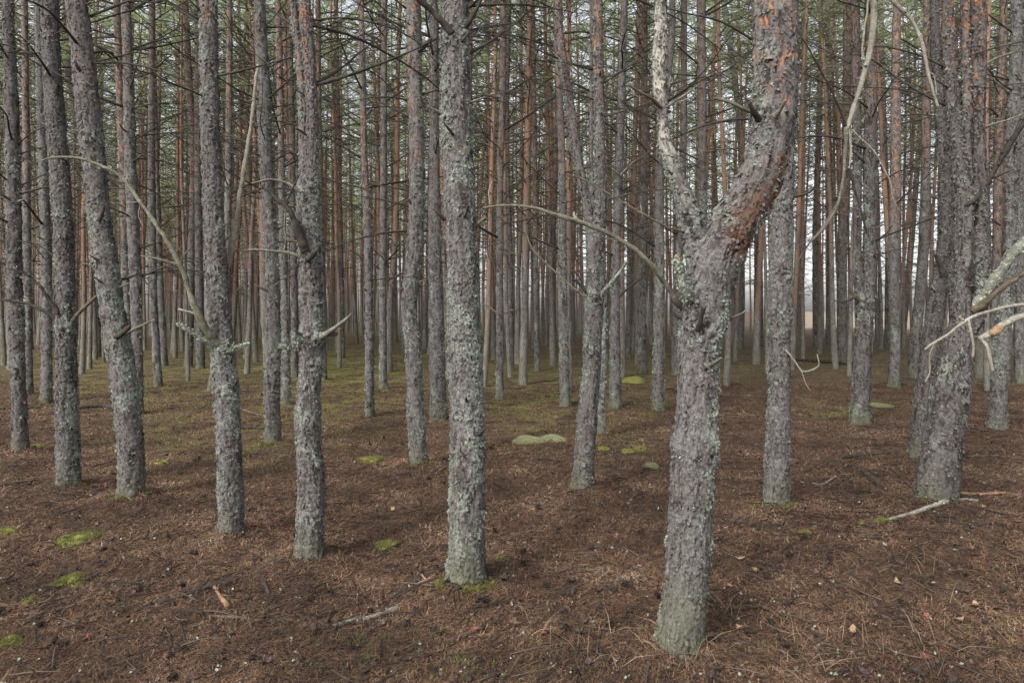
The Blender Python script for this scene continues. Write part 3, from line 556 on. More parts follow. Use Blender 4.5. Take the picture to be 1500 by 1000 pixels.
    if opt['flakes']:
        n = int(area*opt['flakes'])
        i, j = pick(n, .12+crack*.5+ID*.3)
        P = V[i, j]; N = nrm[i, j]; U = Tn[i]*rs.choice([1, 1, 1, -1], n)[:, None]+rs.normal(0, .5, (n, 3))
        sz = rs.uniform(.0035, .0125, n)*opt.get('fs', 1); tl = np.abs(rs.normal(.22, .28, n))
        W, Fc = flake_fans(P, N, U, sz, tl, rs=rs)
        q = np.repeat(np.clip(ID[i, j]+rs.uniform(-.3, .3, n), 0, 1), 7); up = np.repeat(upper[i, j], 7)
        mb.add(W, Fc, dict(rnd=q, crack=np.repeat(rs.uniform(0, .35, n), 7), warm=opt['warm']*up, lich=np.repeat(lich[i, j]*.7, 7), alg=np.repeat(alg[i, j], 7)))
    if opt['lf']:
        n = int(area*opt['lf']*L)
        i, j = pick(n, (.02+lich)*(.25+flank)*(1-.5*upper))
        per = 7
        P = np.repeat(V[i, j], per, 0)+rs.normal(0, .008*opt.get('fs', 1), (n*per, 3)); N = np.repeat(nrm[i, j], per, 0)+rs.normal(0, .45, (n*per, 3))
        # pull the scattered flakes back onto the skin
        ii = np.repeat(i, per); c0 = C[ii]; d = P-c0; d -= Tn[ii]*np.sum(d*Tn[ii], 1)[:, None]; dl = np.linalg.norm(d, axis=1)[:, None]
        P = P-d+d/dl*np.repeat(rr[i, j], per)[:, None]
        sz = rs.uniform(.002, .0062, n*per)*opt.get('fs', 1); tl = np.abs(rs.normal(.5, .4, n*per))
        W, Fc = flake_fans(P, N, rs.normal(0, 1, (n*per, 3)), sz, tl, nr=5, cup=.6, rs=rs)
        lb.add(W, Fc)

def px_path(pts, Y, base=None):
    out = []
    for k, (py, px, w) in enumerate(pts):
        x, y, z = at(px, py, Y); out.append([x, y, z, w/F*Y/2])
    return np.array(out)
def px_branch(pts, Y):
    out = []
    for q in pts:
        px, py, w = q[:3]; d = Y+(q[3] if len(q) > 3 else 0); x, y, z = at(px, py, d); out.append([x, y, z, w/F*d/2])
    return np.array(out)

# shared pool of dead twigs for the middle distance (a curved main twig with side twigs)
def twig_mb(rs, L, r0, ns=4, sub=4, step=.07):
    mb = MB(); n = 6
    t = np.linspace(0, 1, n); bend = rs.uniform(-.5, .3); up = rs.uniform(-.1, .75)
    P = np.stack([t*L, np.cumsum(rs.normal(0, .04*L, n))*t, L*(up*t+bend*t*t), r0*(1-.75*t)], 1)
    v, f = simple_tube(P, ns, step, .2, rs.uniform(0, 50)); mb.add(v, f)
    for k in range(sub):
        q = rs.uniform(.25, .95); c = catmull(P, np.array([q*(n-1)]))[0]
        l = L*rs.uniform(.15, .5)*(1.1-q*.6); a = rs.choice([-1, 1])*rs.uniform(.4, 1.1); e = rs.uniform(-.6, .6)
        t2 = np.linspace(0, 1, 4)
        P2 = np.stack([c[0]+t2*l*math.cos(a), c[1]+t2*l*math.sin(a)+rs.normal(0, .03*l, 4), c[2]+l*(e*t2-.2*t2*t2), np.maximum(c[3]*.65*(1-.6*t2), .002)], 1)
        v, f = simple_tube(P2, 3, step, .1, 3); mb.add(v, f)
    return mb
TW = []
for k in range(14):
    rs = np.random.RandomState(100+k)
    TW.append(twig_mb(rs, rs.uniform(.8, 2.3), rs.uniform(.012, .019), 5, rs.randint(4, 11)).mesh('branch', M['twig' if k % 3 else 'br_dark']))  # dark woods here paint a backlit silhouette
STUB = []
for k in range(6):
    rs = np.random.RandomState(200+k); mb = MB(); L = rs.uniform(.03, .09)
    P = np.array([[-.02, 0, 0, .011], [L*.4, .002, L*.2, .008], [L, .0, L*rs.uniform(.2, .9), .005]])
    v, f = simple_tube(P, 7, .008, .3, k); mb.add(v, f); STUB.append(mb.mesh('branch_stub', M['br_dark'] if k % 2 else M['br_grey']))

# ------------------------------------------------------------------ background pines
def needle_tufts(mb, P, rs, per=10, L=.11, w=.009, mi=0, updir=None):
    n = len(P); ax = rs.normal(0, 1, (n, 3)); ax[:, 2] = np.abs(ax[:, 2])*.7; ax /= np.linalg.norm(ax, axis=1)[:, None]
    A = np.repeat(ax, per, 0); D = A*.8+rs.normal(0, .75, (n*per, 3)); D /= np.linalg.norm(D, axis=1)[:, None]
    S = np.cross(D, rs.normal(0, 1, (n*per, 3))); S /= np.linalg.norm(S, axis=1)[:, None]+1e-9
    B = np.repeat(P, per, 0)+A*rs.uniform(-.05, .07, (n*per, 1))
    l = (L*rs.uniform(.6, 1.2, n*per))[:, None]
    V = np.stack([B-S*w, B+S*w, B+D*l], 1).reshape(-1, 3)
    mb.add(V, np.arange(n*per*3).reshape(-1, 3), mi=mi)
def crown_mb(rs, H, zb, tufts, per, L, w, limb_ns=4):
    mb = MB(); pts = []
    nl = 26
    for k in range(nl):
        z = zb+(H-zb)*(k/nl)**.9; t = (z-zb)/(H-zb); Lb = (1.55*(1-t)**.6+.3)*rs.uniform(.6, 1.15)*(1 if t > .1 else .8)
        a = rs.uniform(0, 2*math.pi); up = .5+.5*t+rs.uniform(-.25, .3); tt = np.linspace(0, 1, 6)
        P = np.stack([np.cos(a)*tt*Lb+rs.normal(0, .05, 6)*tt, np.sin(a)*tt*Lb+rs.normal(0, .05, 6)*tt, z+Lb*(up*tt-.25*tt*tt+.15*tt**3), .014*(1-.8*tt)*(1-.5*t)+.002], 1)
        v, f = simple_tube(P, limb_ns, .25, .1, k); mb.add(v, f, mi=1)
        for j in range(7):
            q = rs.uniform(.3, 1); c = catmull(P, np.array([q*5]))[0]; l2 = Lb*rs.uniform(.15, .38); a2 = a+rs.uniform(-1.2, 1.2)
            e = np.array([math.cos(a2)*l2, math.sin(a2)*l2, l2*rs.uniform(-.1, .6)])
            if limb_ns > 3:
                v, f = simple_tube(np.array([[*c[:3], .007], [*(c[:3]+e*.5+[0, 0, .02]), .005], [*(c[:3]+e), .003]]), 3, .3, .1, 1); mb.add(v, f, mi=1)
            m = max(1, int(tufts/(nl*7)*rs.uniform(.3, 1.9)*(1.15-.3*t)))
            s = rs.uniform(.25, 1.1, m)[:, None]; pts.append(c[:3]+e*s+rs.normal(0, .06, (m, 3)))
    needle_tufts(mb, np.concatenate(pts), rs, per, L, w, 0)
    return mb
def far_trunk(rs, H, ns=9, step=.3, r=.10):
    n = 9; z = np.linspace(-.3, H, n); wx = np.cumsum(rs.normal(0, .035, n)); wy = np.cumsum(rs.normal(0, .035, n)); wx -= wx[0]; wy -= wy[0]
    rr = r*(1-.72*np.clip(z/H, 0, 1)); rr[0] *= 1.25
    return np.stack([wx, wy, z, rr], 1)
def dead_mb(rs, path, z0, z1, n, sub=5, ns=3):
    mb = MB(); W = path
    for k in range(n):
        z = z0+(z1-z0)*((k+rs.rand())/n)**.75; i = np.interp(z, W[:, 2], np.arange(len(W))); c = catmull(W, np.array([i]))[0]
        a = rs.uniform(0, 2*math.pi); L = rs.uniform(.6, 2.2)*(.55+.45*(z-z0)/(z1-z0)); tt = np.linspace(0, 1, 6); up = rs.uniform(-.1, .85); bd = rs.uniform(-.7, .15)
        P = np.stack([c[0]+np.cos(a)*tt*L+rs.normal(0, .03, 6)*tt, c[1]+np.sin(a)*tt*L+rs.normal(0, .03, 6)*tt, z+L*(up*tt+bd*tt*tt), .0125*(1-.70*tt)+.0015], 1)
        v, f = simple_tube(P, ns, .16, .1, k); mb.add(v, f)
        for j in range(rs.randint(sub//2, sub+1)):
            q = rs.uniform(.3, .95); b = catmull(P, np.array([q*5]))[0]; l = L*rs.uniform(.15, .45); a2 = a+rs.choice([-1, 1])*rs.uniform(.4, 1.2)
            e = np.array([math.cos(a2)*l, math.sin(a2)*l, l*rs.uniform(-.5, .4)])
            v, f = simple_tube(np.array([[*b[:3], .006], [*(b[:3]+e*.5+[0, 0, .03*l]), .0045], [*(b[:3]+e), .0025]]), 3, .3, .1, 1); mb.add(v, f)
    return mb
VAR = []; VARH = []
for k in range(7):
    rs = np.random.RandomState(300+k); H = rs.uniform(14.5, 17); zb = rs.uniform(7.0, 9.4); path = far_trunk(rs, H, r=rs.uniform(.048, .086)); VARH.append(H)
    mb = MB(); v, f = simple_tube(path, 11, .10, .10, k); mb.add(v, f)
    cb = crown_mb(rs, H, zb, 600, 9, .11, .0062)
    VAR.append((mb.mesh('trunk', M['far']), cb.mesh('crown', [M['needle'], M['twig_far']], smooth=False), dead_mb(rs, path, 2.0, zb+2.5, 62, 10).mesh('dead_twigs', M['twig_far'])))
WARM = dict(t19=[(1122,62,.045),(1125,95,.03),(1152,88,.035),(1120,20,.04),(1155,150,.03)], t25=[(1434,60,.08),(1432,110,.09),(1428,150,.07),(1436,15,.07),(1395,60,.05),(1440,200,.04)], t7=[(616,235,.05),(606,15,.06),(600,140,.04)],
    t4=[(308,25,.05),(312,130,.03),(310,75,.03)], t5=[(446,10,.06),(440,60,.05),(455,60,.04)], t14=[(876,60,.09),(874,110,.08),(878,20,.08)], t3=[(124,120,.03)], t21=[(1278,60,.12)])
KNOTS = dict(t19=[(978,650,.055,.030),(1040,655,.04,.012),(1030,480,.06,.02),(1010,430,.06,.02),(1108,165,.06,.02),(1030,300,.10,.02)],
    t9=[(655,55,.06,.02),(692,50,.05,.02),(660,200,.05,.012),(705,205,.04,.012),(700,330,.04,.012),(683,470,.05,.008)],
    t5=[(445,498,.07,.022),(470,492,.06,.018),(453,620,.07,.012),(455,758,.08,.014),(450,375,.06,.018),(450,285,.08,.016)],
    t4=[(330,510,.08,.022),(312,400,.05,.012),(335,620,.05,.008)], t3=[(175,490,.08,.02),(148,323,.06,.018),(135,205,.07,.02),(160,430,.05,.01)],
    t2=[(97,480,.09,.02),(90,315,.06,.012),(98,620,.05,.01)], t14=[(870,432,.10,.028),(866,512,.07,.014),(855,680,.05,.01)], t15=[(903,265,.07,.015)],
    t20=[(1143,460,.07,.018),(1143,300,.06,.014),(1140,560,.05,.01)], t25=[(1388,410,.10,.03),(1400,560,.09,.02),(1425,300,.07,.02),(1370,650,.05,.01)],
    t21=[(1264,440,.10,.03)], t7=[(600,460,.05,.01),(610,182,.04,.012)], t12=[(732,462,.06,.015)], t6=[(400,520,.06,.012)], t27=[(1480,390,.08,.012)])
def build_tree(key, t):
    Y = t['Y']; near = Y < 7.2
    s0 = t['stems'][0][0]; bx = at(s0[1], t['base'], Y)[0]; bz = float(gz(bx, Y)); base = (bx, Y, bz)
    root = link('pine_tree', None, loc=base); root.empty_display_size = .2
    tag(root, t['label'], 'pine tree', 'pines of the front rows' if near else 'pines of the middle distance')
    res = float(np.clip(Y*.0016, .005, .03)); zf = CH+.46*Y+.15
    opt = dict(amp=.0105 if near else .014, lich=t['lich'], warm=t['warm'], warmz=t['warmz'], flakes=2800 if Y < 5 else (1500 if near else (260 if Y < 12 else 0)),
               lf=1500 if Y < 5 else (1000 if near else (350 if Y < 12 else 0)), fs=1.0 if Y < 5 else (1.25 if near else 2.0), algz=.30 if key in ('t9', 't19') else .15)
    kn = []
    for (kx, ky, kr, kh) in KNOTS.get(key, ()):
        q = at(kx, ky, Y-.04); kn.append((q[0], q[1]-.03, q[2], kr, kh))
    if near:
        rk = np.random.RandomState(int(hash_id(key)*3)+5); st_ = t['stems'][0]; ys_ = [q[0] for q in st_][::-1]; xs_ = [q[1] for q in st_][::-1]; ws_ = [q[2] for q in st_][::-1]
        for _ in range(11):
            py = rk.uniform(10, t['base']-60); an = rk.uniform(-2.7, -.4); r_ = np.interp(py, ys_, ws_)/F*Y/2*.9; q = at(np.interp(py, ys_, xs_), py, Y)
            kn.append((q[0]+math.cos(an)*r_, q[1]+math.sin(an)*r_, q[2], rk.uniform(.018, .036), rk.uniform(.006, .013)))
    opt['knots'] = kn
    opt['dark'] = dict(t25=.34, t26=.4, t2=.28, t5=0, t21=.3, t1=.2, t14=.12, t8=.1).get(key, 0.); opt['ps'] = .8+.75*fr(np.array(hash_id(key)*.37))
    opt['warmb'] = [(*at(a_, b_, Y-.08), r_) for a_, b_, r_ in WARM.get(key, ())]
    if key == 't19':
        opt['rust'] = [(*at(a_, b_, Y-.06), r_) for a_, b_, r_ in ((1112,325,.11),(1090,360,.09),(1132,285,.09),(1080,330,.06),(1146,240,.05))]
        opt['pale'] = [(*at(a_, b_, Y-.03), r_) for a_, b_, r_ in ((970,20,.09),(967,70,.09),(967,120,.07),(975,190,.06),(984,220,.05))]
    mb = MB(); lb = MB()
    for k, st in enumerate(t['stems']):
        P = px_path(st, Y)
        if k == 0:
            P[0, 2] = min(P[0, 2], bz)-.02
            P = np.concatenate([[P[0]*np.array([1, 1, 1, 1.12])-np.array([0, 0, .12, 0])], P])
        else: P[:, 1] += [.0, .02, -.03][k % 3]
        # carry the stem on above the frame to a thin top
        top = P[-1].copy(); H = max(13.+2*fr(np.array(base[0]*7.7)), top[2]+3) if k == 0 else max(8., top[2]+1.5)
        P = np.concatenate([P, [[top[0], top[1], top[2]*.6+H*.4, top[3]*.75], [top[0], top[1], H, .02]]])
        if k == 0: crown_at = (top[0]-base[0], top[1]-base[1], H/VARH[len(root.name)*3 % 7])
        bark_stem(mb, lb, None, P, res, Y, zf, opt, 3.7*len(root.name)+hash_id(key)+k*11.3, root=(k == 0))
    link('trunk', mb.mesh('trunk', M['bark'], base), root)
    ci = len(root.name)*3 % 7; o = link('crown', VAR[ci][1], root, (crown_at[0], crown_at[1], 0), hash_id(key)); o.scale = (1, 1, crown_at[2])  # crowns mostly above the frame, added to dim the light below
    if lb.n: tag(link('lichen', lb.mesh('lichen', M['lichen'], base, smooth=False), root), kind='stuff')
    for (nm, pts, mt, kids, lab) in t['br']:
        P = px_branch(pts, Y); b = MB(); v, f = simple_tube(P, 10 if near else 6, .009 if near else .025, .20, len(pts)*1.7+pts[0][0], wig=1.5 if len(pts) > 4 else .8); b.add(v, f)
        # small knots and side spurs on the longer ones
        if len(pts) > 5:
            for q in np.random.RandomState(int(pts[0][0])).uniform(.5, len(pts)-1.5, 5):
                c = catmull(P, np.array([q]))[0]; d = np.random.RandomState(int(q*1e4) % 9999).normal(0, 1, 3); d /= np.linalg.norm(d)
                e = c[:3]+d*(c[3]+.012); v, f = simple_tube(np.array([[*c[:3], c[3]*.6], [*((c[:3]+e)/2), c[3]*.5], [*e, c[3]*.3]]), 5, .01, .2, q); b.add(v, f)
        if mt == 'br_lich':
            k_ = np.random.RandomState(int(pts[0][1])); n_ = int(260*max(.3, (P[0, 3]+P[-1, 3])/.02)); n_ = min(n_, 900)
            c_ = catmull(P, k_.uniform(0, len(P)-1, n_)); d_ = k_.normal(0, 1, (n_, 3)); d_ /= np.linalg.norm(d_, axis=1)[:, None]
            W_, F_ = flake_fans(c_[:, :3]+d_*c_[:, 3:4]*.95, d_+k_.normal(0, .4, (n_, 3)), k_.normal(0, 1, (n_, 3)), k_.uniform(.003, .009, n_)*(1 if near else 1.6), np.abs(k_.normal(.5, .4, n_)), nr=5, cup=.6, rs=k_)
            b.add(W_, F_, mi=1)
        o = link(nm, b.mesh(nm, [M[mt], M['lichen']] if mt == 'br_lich' else M[mt], base), root)
        if lab: o['label'] = lab
        for kp, km in kids:
            b = MB(); v, f = simple_tube(px_branch(kp, Y), 6, .015, .25, kp[0][0], wig=1.6); b.add(v, f); link('twig', b.mesh('twig', M[km], base), o)
    rs = np.random.RandomState(int(hash_id(key)*7) % 9999)
    st = t['stems'][0]; ys = [q[0] for q in st][::-1]; xs = [q[1] for q in st][::-1]; ws = [q[2] for q in st][::-1]
    def spot(py, ang):
        x, y, z = at(np.interp(py, ys, xs), py, Y); r = np.interp(py, ys, ws)/F*Y/2*.93
        return (x-base[0]+math.cos(ang)*r, y-base[1]+math.sin(ang)*r, z-base[2])
    for k in range(t['stub']):
        py = rs.uniform(20, t['base']-180); ang = rs.uniform(-math.pi, .1)
        o = link('branch_stub', STUB[rs.randint(len(STUB))], root, spot(py, ang), ang); sc = 1 if near else 1.6; o.scale = (sc,)*3
    for k in range(int((t['twigs'] or (2 if near and key != 't19' else 0))*5)):
        py = rs.uniform(-60, min(420, t['base']-120)) if not near else rs.uniform(-140, 180); ang = rs.choice([rs.uniform(-.6, .6), math.pi+rs.uniform(-.6, .6), rs.uniform(-3.1, 3.1)])
        if py < 300 or rs.rand() < .4:
            o = link('branch', TW[rs.randint(len(TW))], root, spot(py, ang), ang); sc = rs.uniform(.6, 1.35)*(1 if Y > 9 else .65); o.scale = (sc,)*3
    return root
def hash_id(k): return float(sum(ord(c)*(i+3) for i, c in enumerate(k)) % 97)
for key, t in T.items(): build_tree(key, t)

# the pine just outside the right edge that carries the pale broken branches
bx, by, br_ = OFFT; bz = float(gz(bx, by)); root = link('pine_tree', None, loc=(bx, by, bz))
tag(root, 'pine just beyond the right edge holding the pale broken branches', 'pine tree')
mb = MB(); lb = MB()
bark_stem(mb, lb, None, np.array([[bx, by, bz-.1, .16], [bx, by, .3, .14], [bx+.03, by, 2, .13], [bx, by, 5, .11], [bx, by, 9, .07], [bx, by, 11, .03]]), .02, by, 3., dict(amp=.012, lich=.4, warm=.3, warmz=3, flakes=500, lf=500), 77.)
link('trunk', mb.mesh('trunk', M['bark'], (bx, by, bz)), root); tag(link('lichen', lb.mesh('lichen', M['lichen'], (bx, by, bz), smooth=False), root), kind='stuff')
Yb = 2.6
for nm, pts, mt, kids in [
    ('branch', [(1790,400,16,.15),(1650,425,11,.1),(1560,438,8,0),(1500,446,7,0),(1462,452,6,0),(1420,467,6,0),(1385,492,5,0),(1355,512,4,0)], 'br_pale',
        [([(1418,468,4,0),(1423,490,4.5,0),(1426,508,4,0),(1425,523,3.5,0)], 'br_pale'), ([(1368,505,2,0),(1362,520,2,0),(1362,545,2.5,0),(1355,559,1.5,0)], 'br_pale'), ([(1412,470,3,0),(1405,463,2.5,0)], 'br_pale')]),
    ('branch', [(1795,430,24,.15),(1650,440,18,.05),(1560,445,15,-.05),(1500,462,13,-.08),(1475,473,13,-.08),(1455,487,13,-.08),(1436,497,10,-.08)], 'br_pale',
        [([(1438,497,5,-.08),(1446,508,6,-.1),(1450,525,5.5,-.1),(1454,542,5,-.1)], 'br_pale'), ([(1466,480,11,-.09),(1458,485,12.5,-.092),(1452,489,11,-.09)], 'raw')])]:
    b = MB(); v, f = simple_tube(px_branch(pts, Yb), 10, .008, .16, pts[0][0], wig=1.0); b.add(v, f); o = link(nm, b.mesh(nm, M[mt], (bx, by, bz)), root)
    for kp, km in kids: b = MB(); v, f = simple_tube(px_branch(kp, Yb), 7, .01, .2, kp[0][0]); b.add(v, f); link('twig', b.mesh('twig', M[km], (bx, by, bz)), o)

def edge_depth(px):       # how deep the wood runs, by direction: the right side opens on a clearing
    return np.interp(px, [-600, 500, 720, 1000, 1150, 1250, 1420, 1700, 2200], [100, 96, 74, 62, 52, 44, 42, 48, 56])
rs = np.random.RandomState(5); cand = []
ang = math.radians(24)
for i in range(-85, 86):
    for j in range(-92, 93):
        gx = i*1.95+rs.uniform(-.65, .65); gy = j*1.75+rs.uniform(-.6, .6)
        x = gx*math.cos(ang)-gy*math.sin(ang); y = gx*math.sin(ang)+gy*math.cos(ang)+55
        if y < 13.5 or abs(x) > y*.80+1.5: continue
        px = x/y*F+CX
        if y > edge_depth(px)+rs.uniform(-4, 4): continue
        if rs.rand() < .08: continue
        if np.min((FEET[:, 0]-x)**2+(FEET[:, 1]-y)**2) < 1.0: continue
        cand.append((y, x, rs.rand(), rs.rand(), rs.rand()))
cand.sort()
NI = 300-len(T)-1
GR = [('thin pine in the crowded back of the wood, left part', 'slender background pines, left part'),
      ('thin pine in the crowded back of the wood, middle part', 'slender background pines, middle part'),
      ('thin pine in the back of the wood before the bright clearing, right part', 'slender background pines, right part')]
for (y, x, a, b, c) in cand[:NI]:
    tr, cr, dt = VAR[int(a*7) % 7]; px = x/y*F+CX; g = 0 if px < 520 else (1 if px < 1120 else 2)
    o = link('pine_tree', None, loc=(x, y, float(gz(x, y))-.05), rz=b*6.28); s = .85+.3*c; w = s*(.75+.6*fr(np.array(a*37.7)))
    o.scale = (w, w, s); o.rotation_euler = ((fr(a*91.)-.5)*.07, (fr(b*57.)-.5)*.09, b*6.28)
    tag(o, GR[g][0], 'pine tree', GR[g][1])
    link('trunk', tr, o); link('crown', cr, o); tag(link('dead_twigs', dt, o), kind='stuff')
# the rest of the wood, one object
fm = MB(); protos = []
for k in range(4):
    rs2 = np.random.RandomState(400+k); H = rs2.uniform(14.5, 17); zb = rs2.uniform(7, 9); path = far_trunk(rs2, H, r=.075)
    tb = simple_tube(path, 5, 1.2, .08, k); cb = crown_mb(rs2, H, zb, 190, 5, .18, .014, 3); db = dead_mb(rs2, path, 2.5, zb+1, 15, 2)
    protos.append((tb, cb, db))
for (y, x, a, b, c) in cand[NI:]:
    tb, cb, db = protos[int(a*4) % 4]; ca, sa = math.cos(b*6.28), math.sin(b*6.28); s = .85+.3*c
    Rm = np.array([[ca, sa, 0], [-sa, ca, 0], [0, 0, 1]])*s; off = np.array([x, y, float(gz(x, y))])
    fm.add(tb[0]@Rm+off, tb[1], mi=0)
    fm.add(np.concatenate(db.V)@Rm+off, [q for q in db.F], mi=2)
    for q, m_ in [(cb, None)]:
        V = np.concatenate(q.V)@Rm+off; n0 = fm.n
        for f_, mi in zip(q.F, q.M): fm.F.append(f_+n0); fm.M.append(1 if mi == 0 else 2)
        fm.V.append(V); fm.n += len(V)
tag(link('distant_wood', fm.mesh('distant_wood', [M['far'], M['needle'], M['twig_far']], smooth=False)), 'mass of distant pines behind the individual trunks', 'wood', kind='stuff')
print('trees', len(T), 'candidates', len(cand))

# ------------------------------------------------------------------ forest floor
rs = np.random.RandomState(21)
def scatter(n, y0, y1, rs, wid=.85, p=1.0):
    # even cover near the viewer thinning with distance
    u_ = rs.rand(n); y = y0*(y1/y0)**(u_**p); x = rs.uniform(-1, 1, n)*(wid*y+.3); return x, y
n = 460000
x, y = scatter(n, 2.3, 15, rs)
m = mossmask(x, y)*sstep(.38, .55, fbm(x*2.3, y*2.3, 12, 3)) < rs.uniform(.02, .8, n); x = x[m]; y = y[m]; n = len(x)
fl = fbm(x*1.3, y*1.3, 70, 2)*math.pi*2.2
a = fl+rs.normal(0, 1.1, n); L = rs.uniform(.012, .032, n); w = np.maximum(.0008, .00034*y)*rs.uniform(.7, 1.3, n)
pit = rs.normal(0, .24, n); z = gz(x, y)+.003+np.abs(rs.normal(0, .010, n))
D = np.stack([np.cos(a)*np.cos(pit), np.sin(a)*np.cos(pit), np.sin(pit)], 1); S = np.stack([-np.sin(a), np.cos(a), 0*a], 1)
C = np.stack([x, y, z], 1); bend = rs.normal(0, .006, n)[:, None]; up = np.array([0, 0, 1.])*rs.normal(0, .004, n)[:, None]
Lc = L[:, None]; wc = w[:, None]
V = np.stack([C-D*Lc-S*wc, C-D*Lc+S*wc, C+S*(bend+wc)+up, C+S*(bend-wc)+up, C+D*Lc+S*wc, C+D*Lc-S*wc], 1).reshape(-1, 3)
b = (np.arange(n)*6)[:, None]
mb = MB(); mb.add(V, np.concatenate([b+np.array([[0, 1, 2, 3]]), b+np.array([[3, 2, 4, 5]])]))
tag(link('needle_litter', mb.mesh('needle_litter', M['litter'], smooth=False)), 'rust brown fallen pine needles covering the forest floor', 'needle litter', kind='stuff')
# bits of twig and bark crumbs
mb = MB(); n = 4200; x, y = scatter(n, 2.4, 16, rs)
for k in range(n):
    l = rs.uniform(.02, .14); a = rs.uniform(0, math.pi); r0 = rs.uniform(.0012, .0035)*(1+.08*y[k]); z0 = float(0)
    xs = x[k]+np.cos(a)*l*np.array([-1, 0, 1.]); ys = y[k]+np.sin(a)*l*np.array([-1, 0, 1.])+rs.normal(0, .008, 3)
    zs = gz(xs, ys)+.018+np.abs(rs.normal(0, .008, 3))
    v, f = simple_tube(np.stack([xs, ys, zs, r0*np.array([1, .9, .5])], 1), 4, .06, .2, k); mb.add(v, f)
tag(link('twig_litter', mb.mesh('twig_litter', M['twigl'])), 'small broken twigs strewn among the fallen needles', 'twig litter', kind='stuff')
mb = MB(); n = 16000; x, y = scatter(n, 2.4, 14, rs); P = np.stack([x, y, gz(x, y)+.020], 1)
N = rs.normal(0, .35, (n, 3)); N[:, 2] = 1; W, Fc = flake_fans(P, N, rs.normal(0, 1, (n, 3)), rs.uniform(.003, .012, n)*(1+.06*y), np.abs(rs.normal(0, .4, n)), rs=rs)
mb.add(W, Fc); tag(link('bark_crumbs', mb.mesh('bark_crumbs', M['twigl'], smooth=False)), 'dark bark crumbs and pale lichen bits on the forest floor', 'bark litter', kind='stuff')
# pale lichen bits
mb = MB(); n = 900; x, y = scatter(n, 2.5, 10, rs); P = np.repeat(np.stack([x, y, gz(x, y)+.022], 1), 3, 0)+rs.normal(0, .006, (n*3, 3))*[1, 1, .3]
N = rs.normal(0, .5, (n*3, 3)); N[:, 2] = 1; W, Fc = flake_fans(P, N, rs.normal(0, 1, (n*3, 3)), rs.uniform(.003, .009, n*3), np.abs(rs.normal(.2, .4, n*3)), rs=rs)
mb.add(W, Fc); tag(link('lichen_crumbs', mb.mesh('lichen_crumbs', M['lichen'], smooth=False)), 'pale grey green lichen scraps fallen on the needles', 'lichen litter', kind='stuff')

def onground(px, py):
    Y = depth(py); X_ = (px-CX)/F*Y; return X_, Y, float(gz(X_, Y))
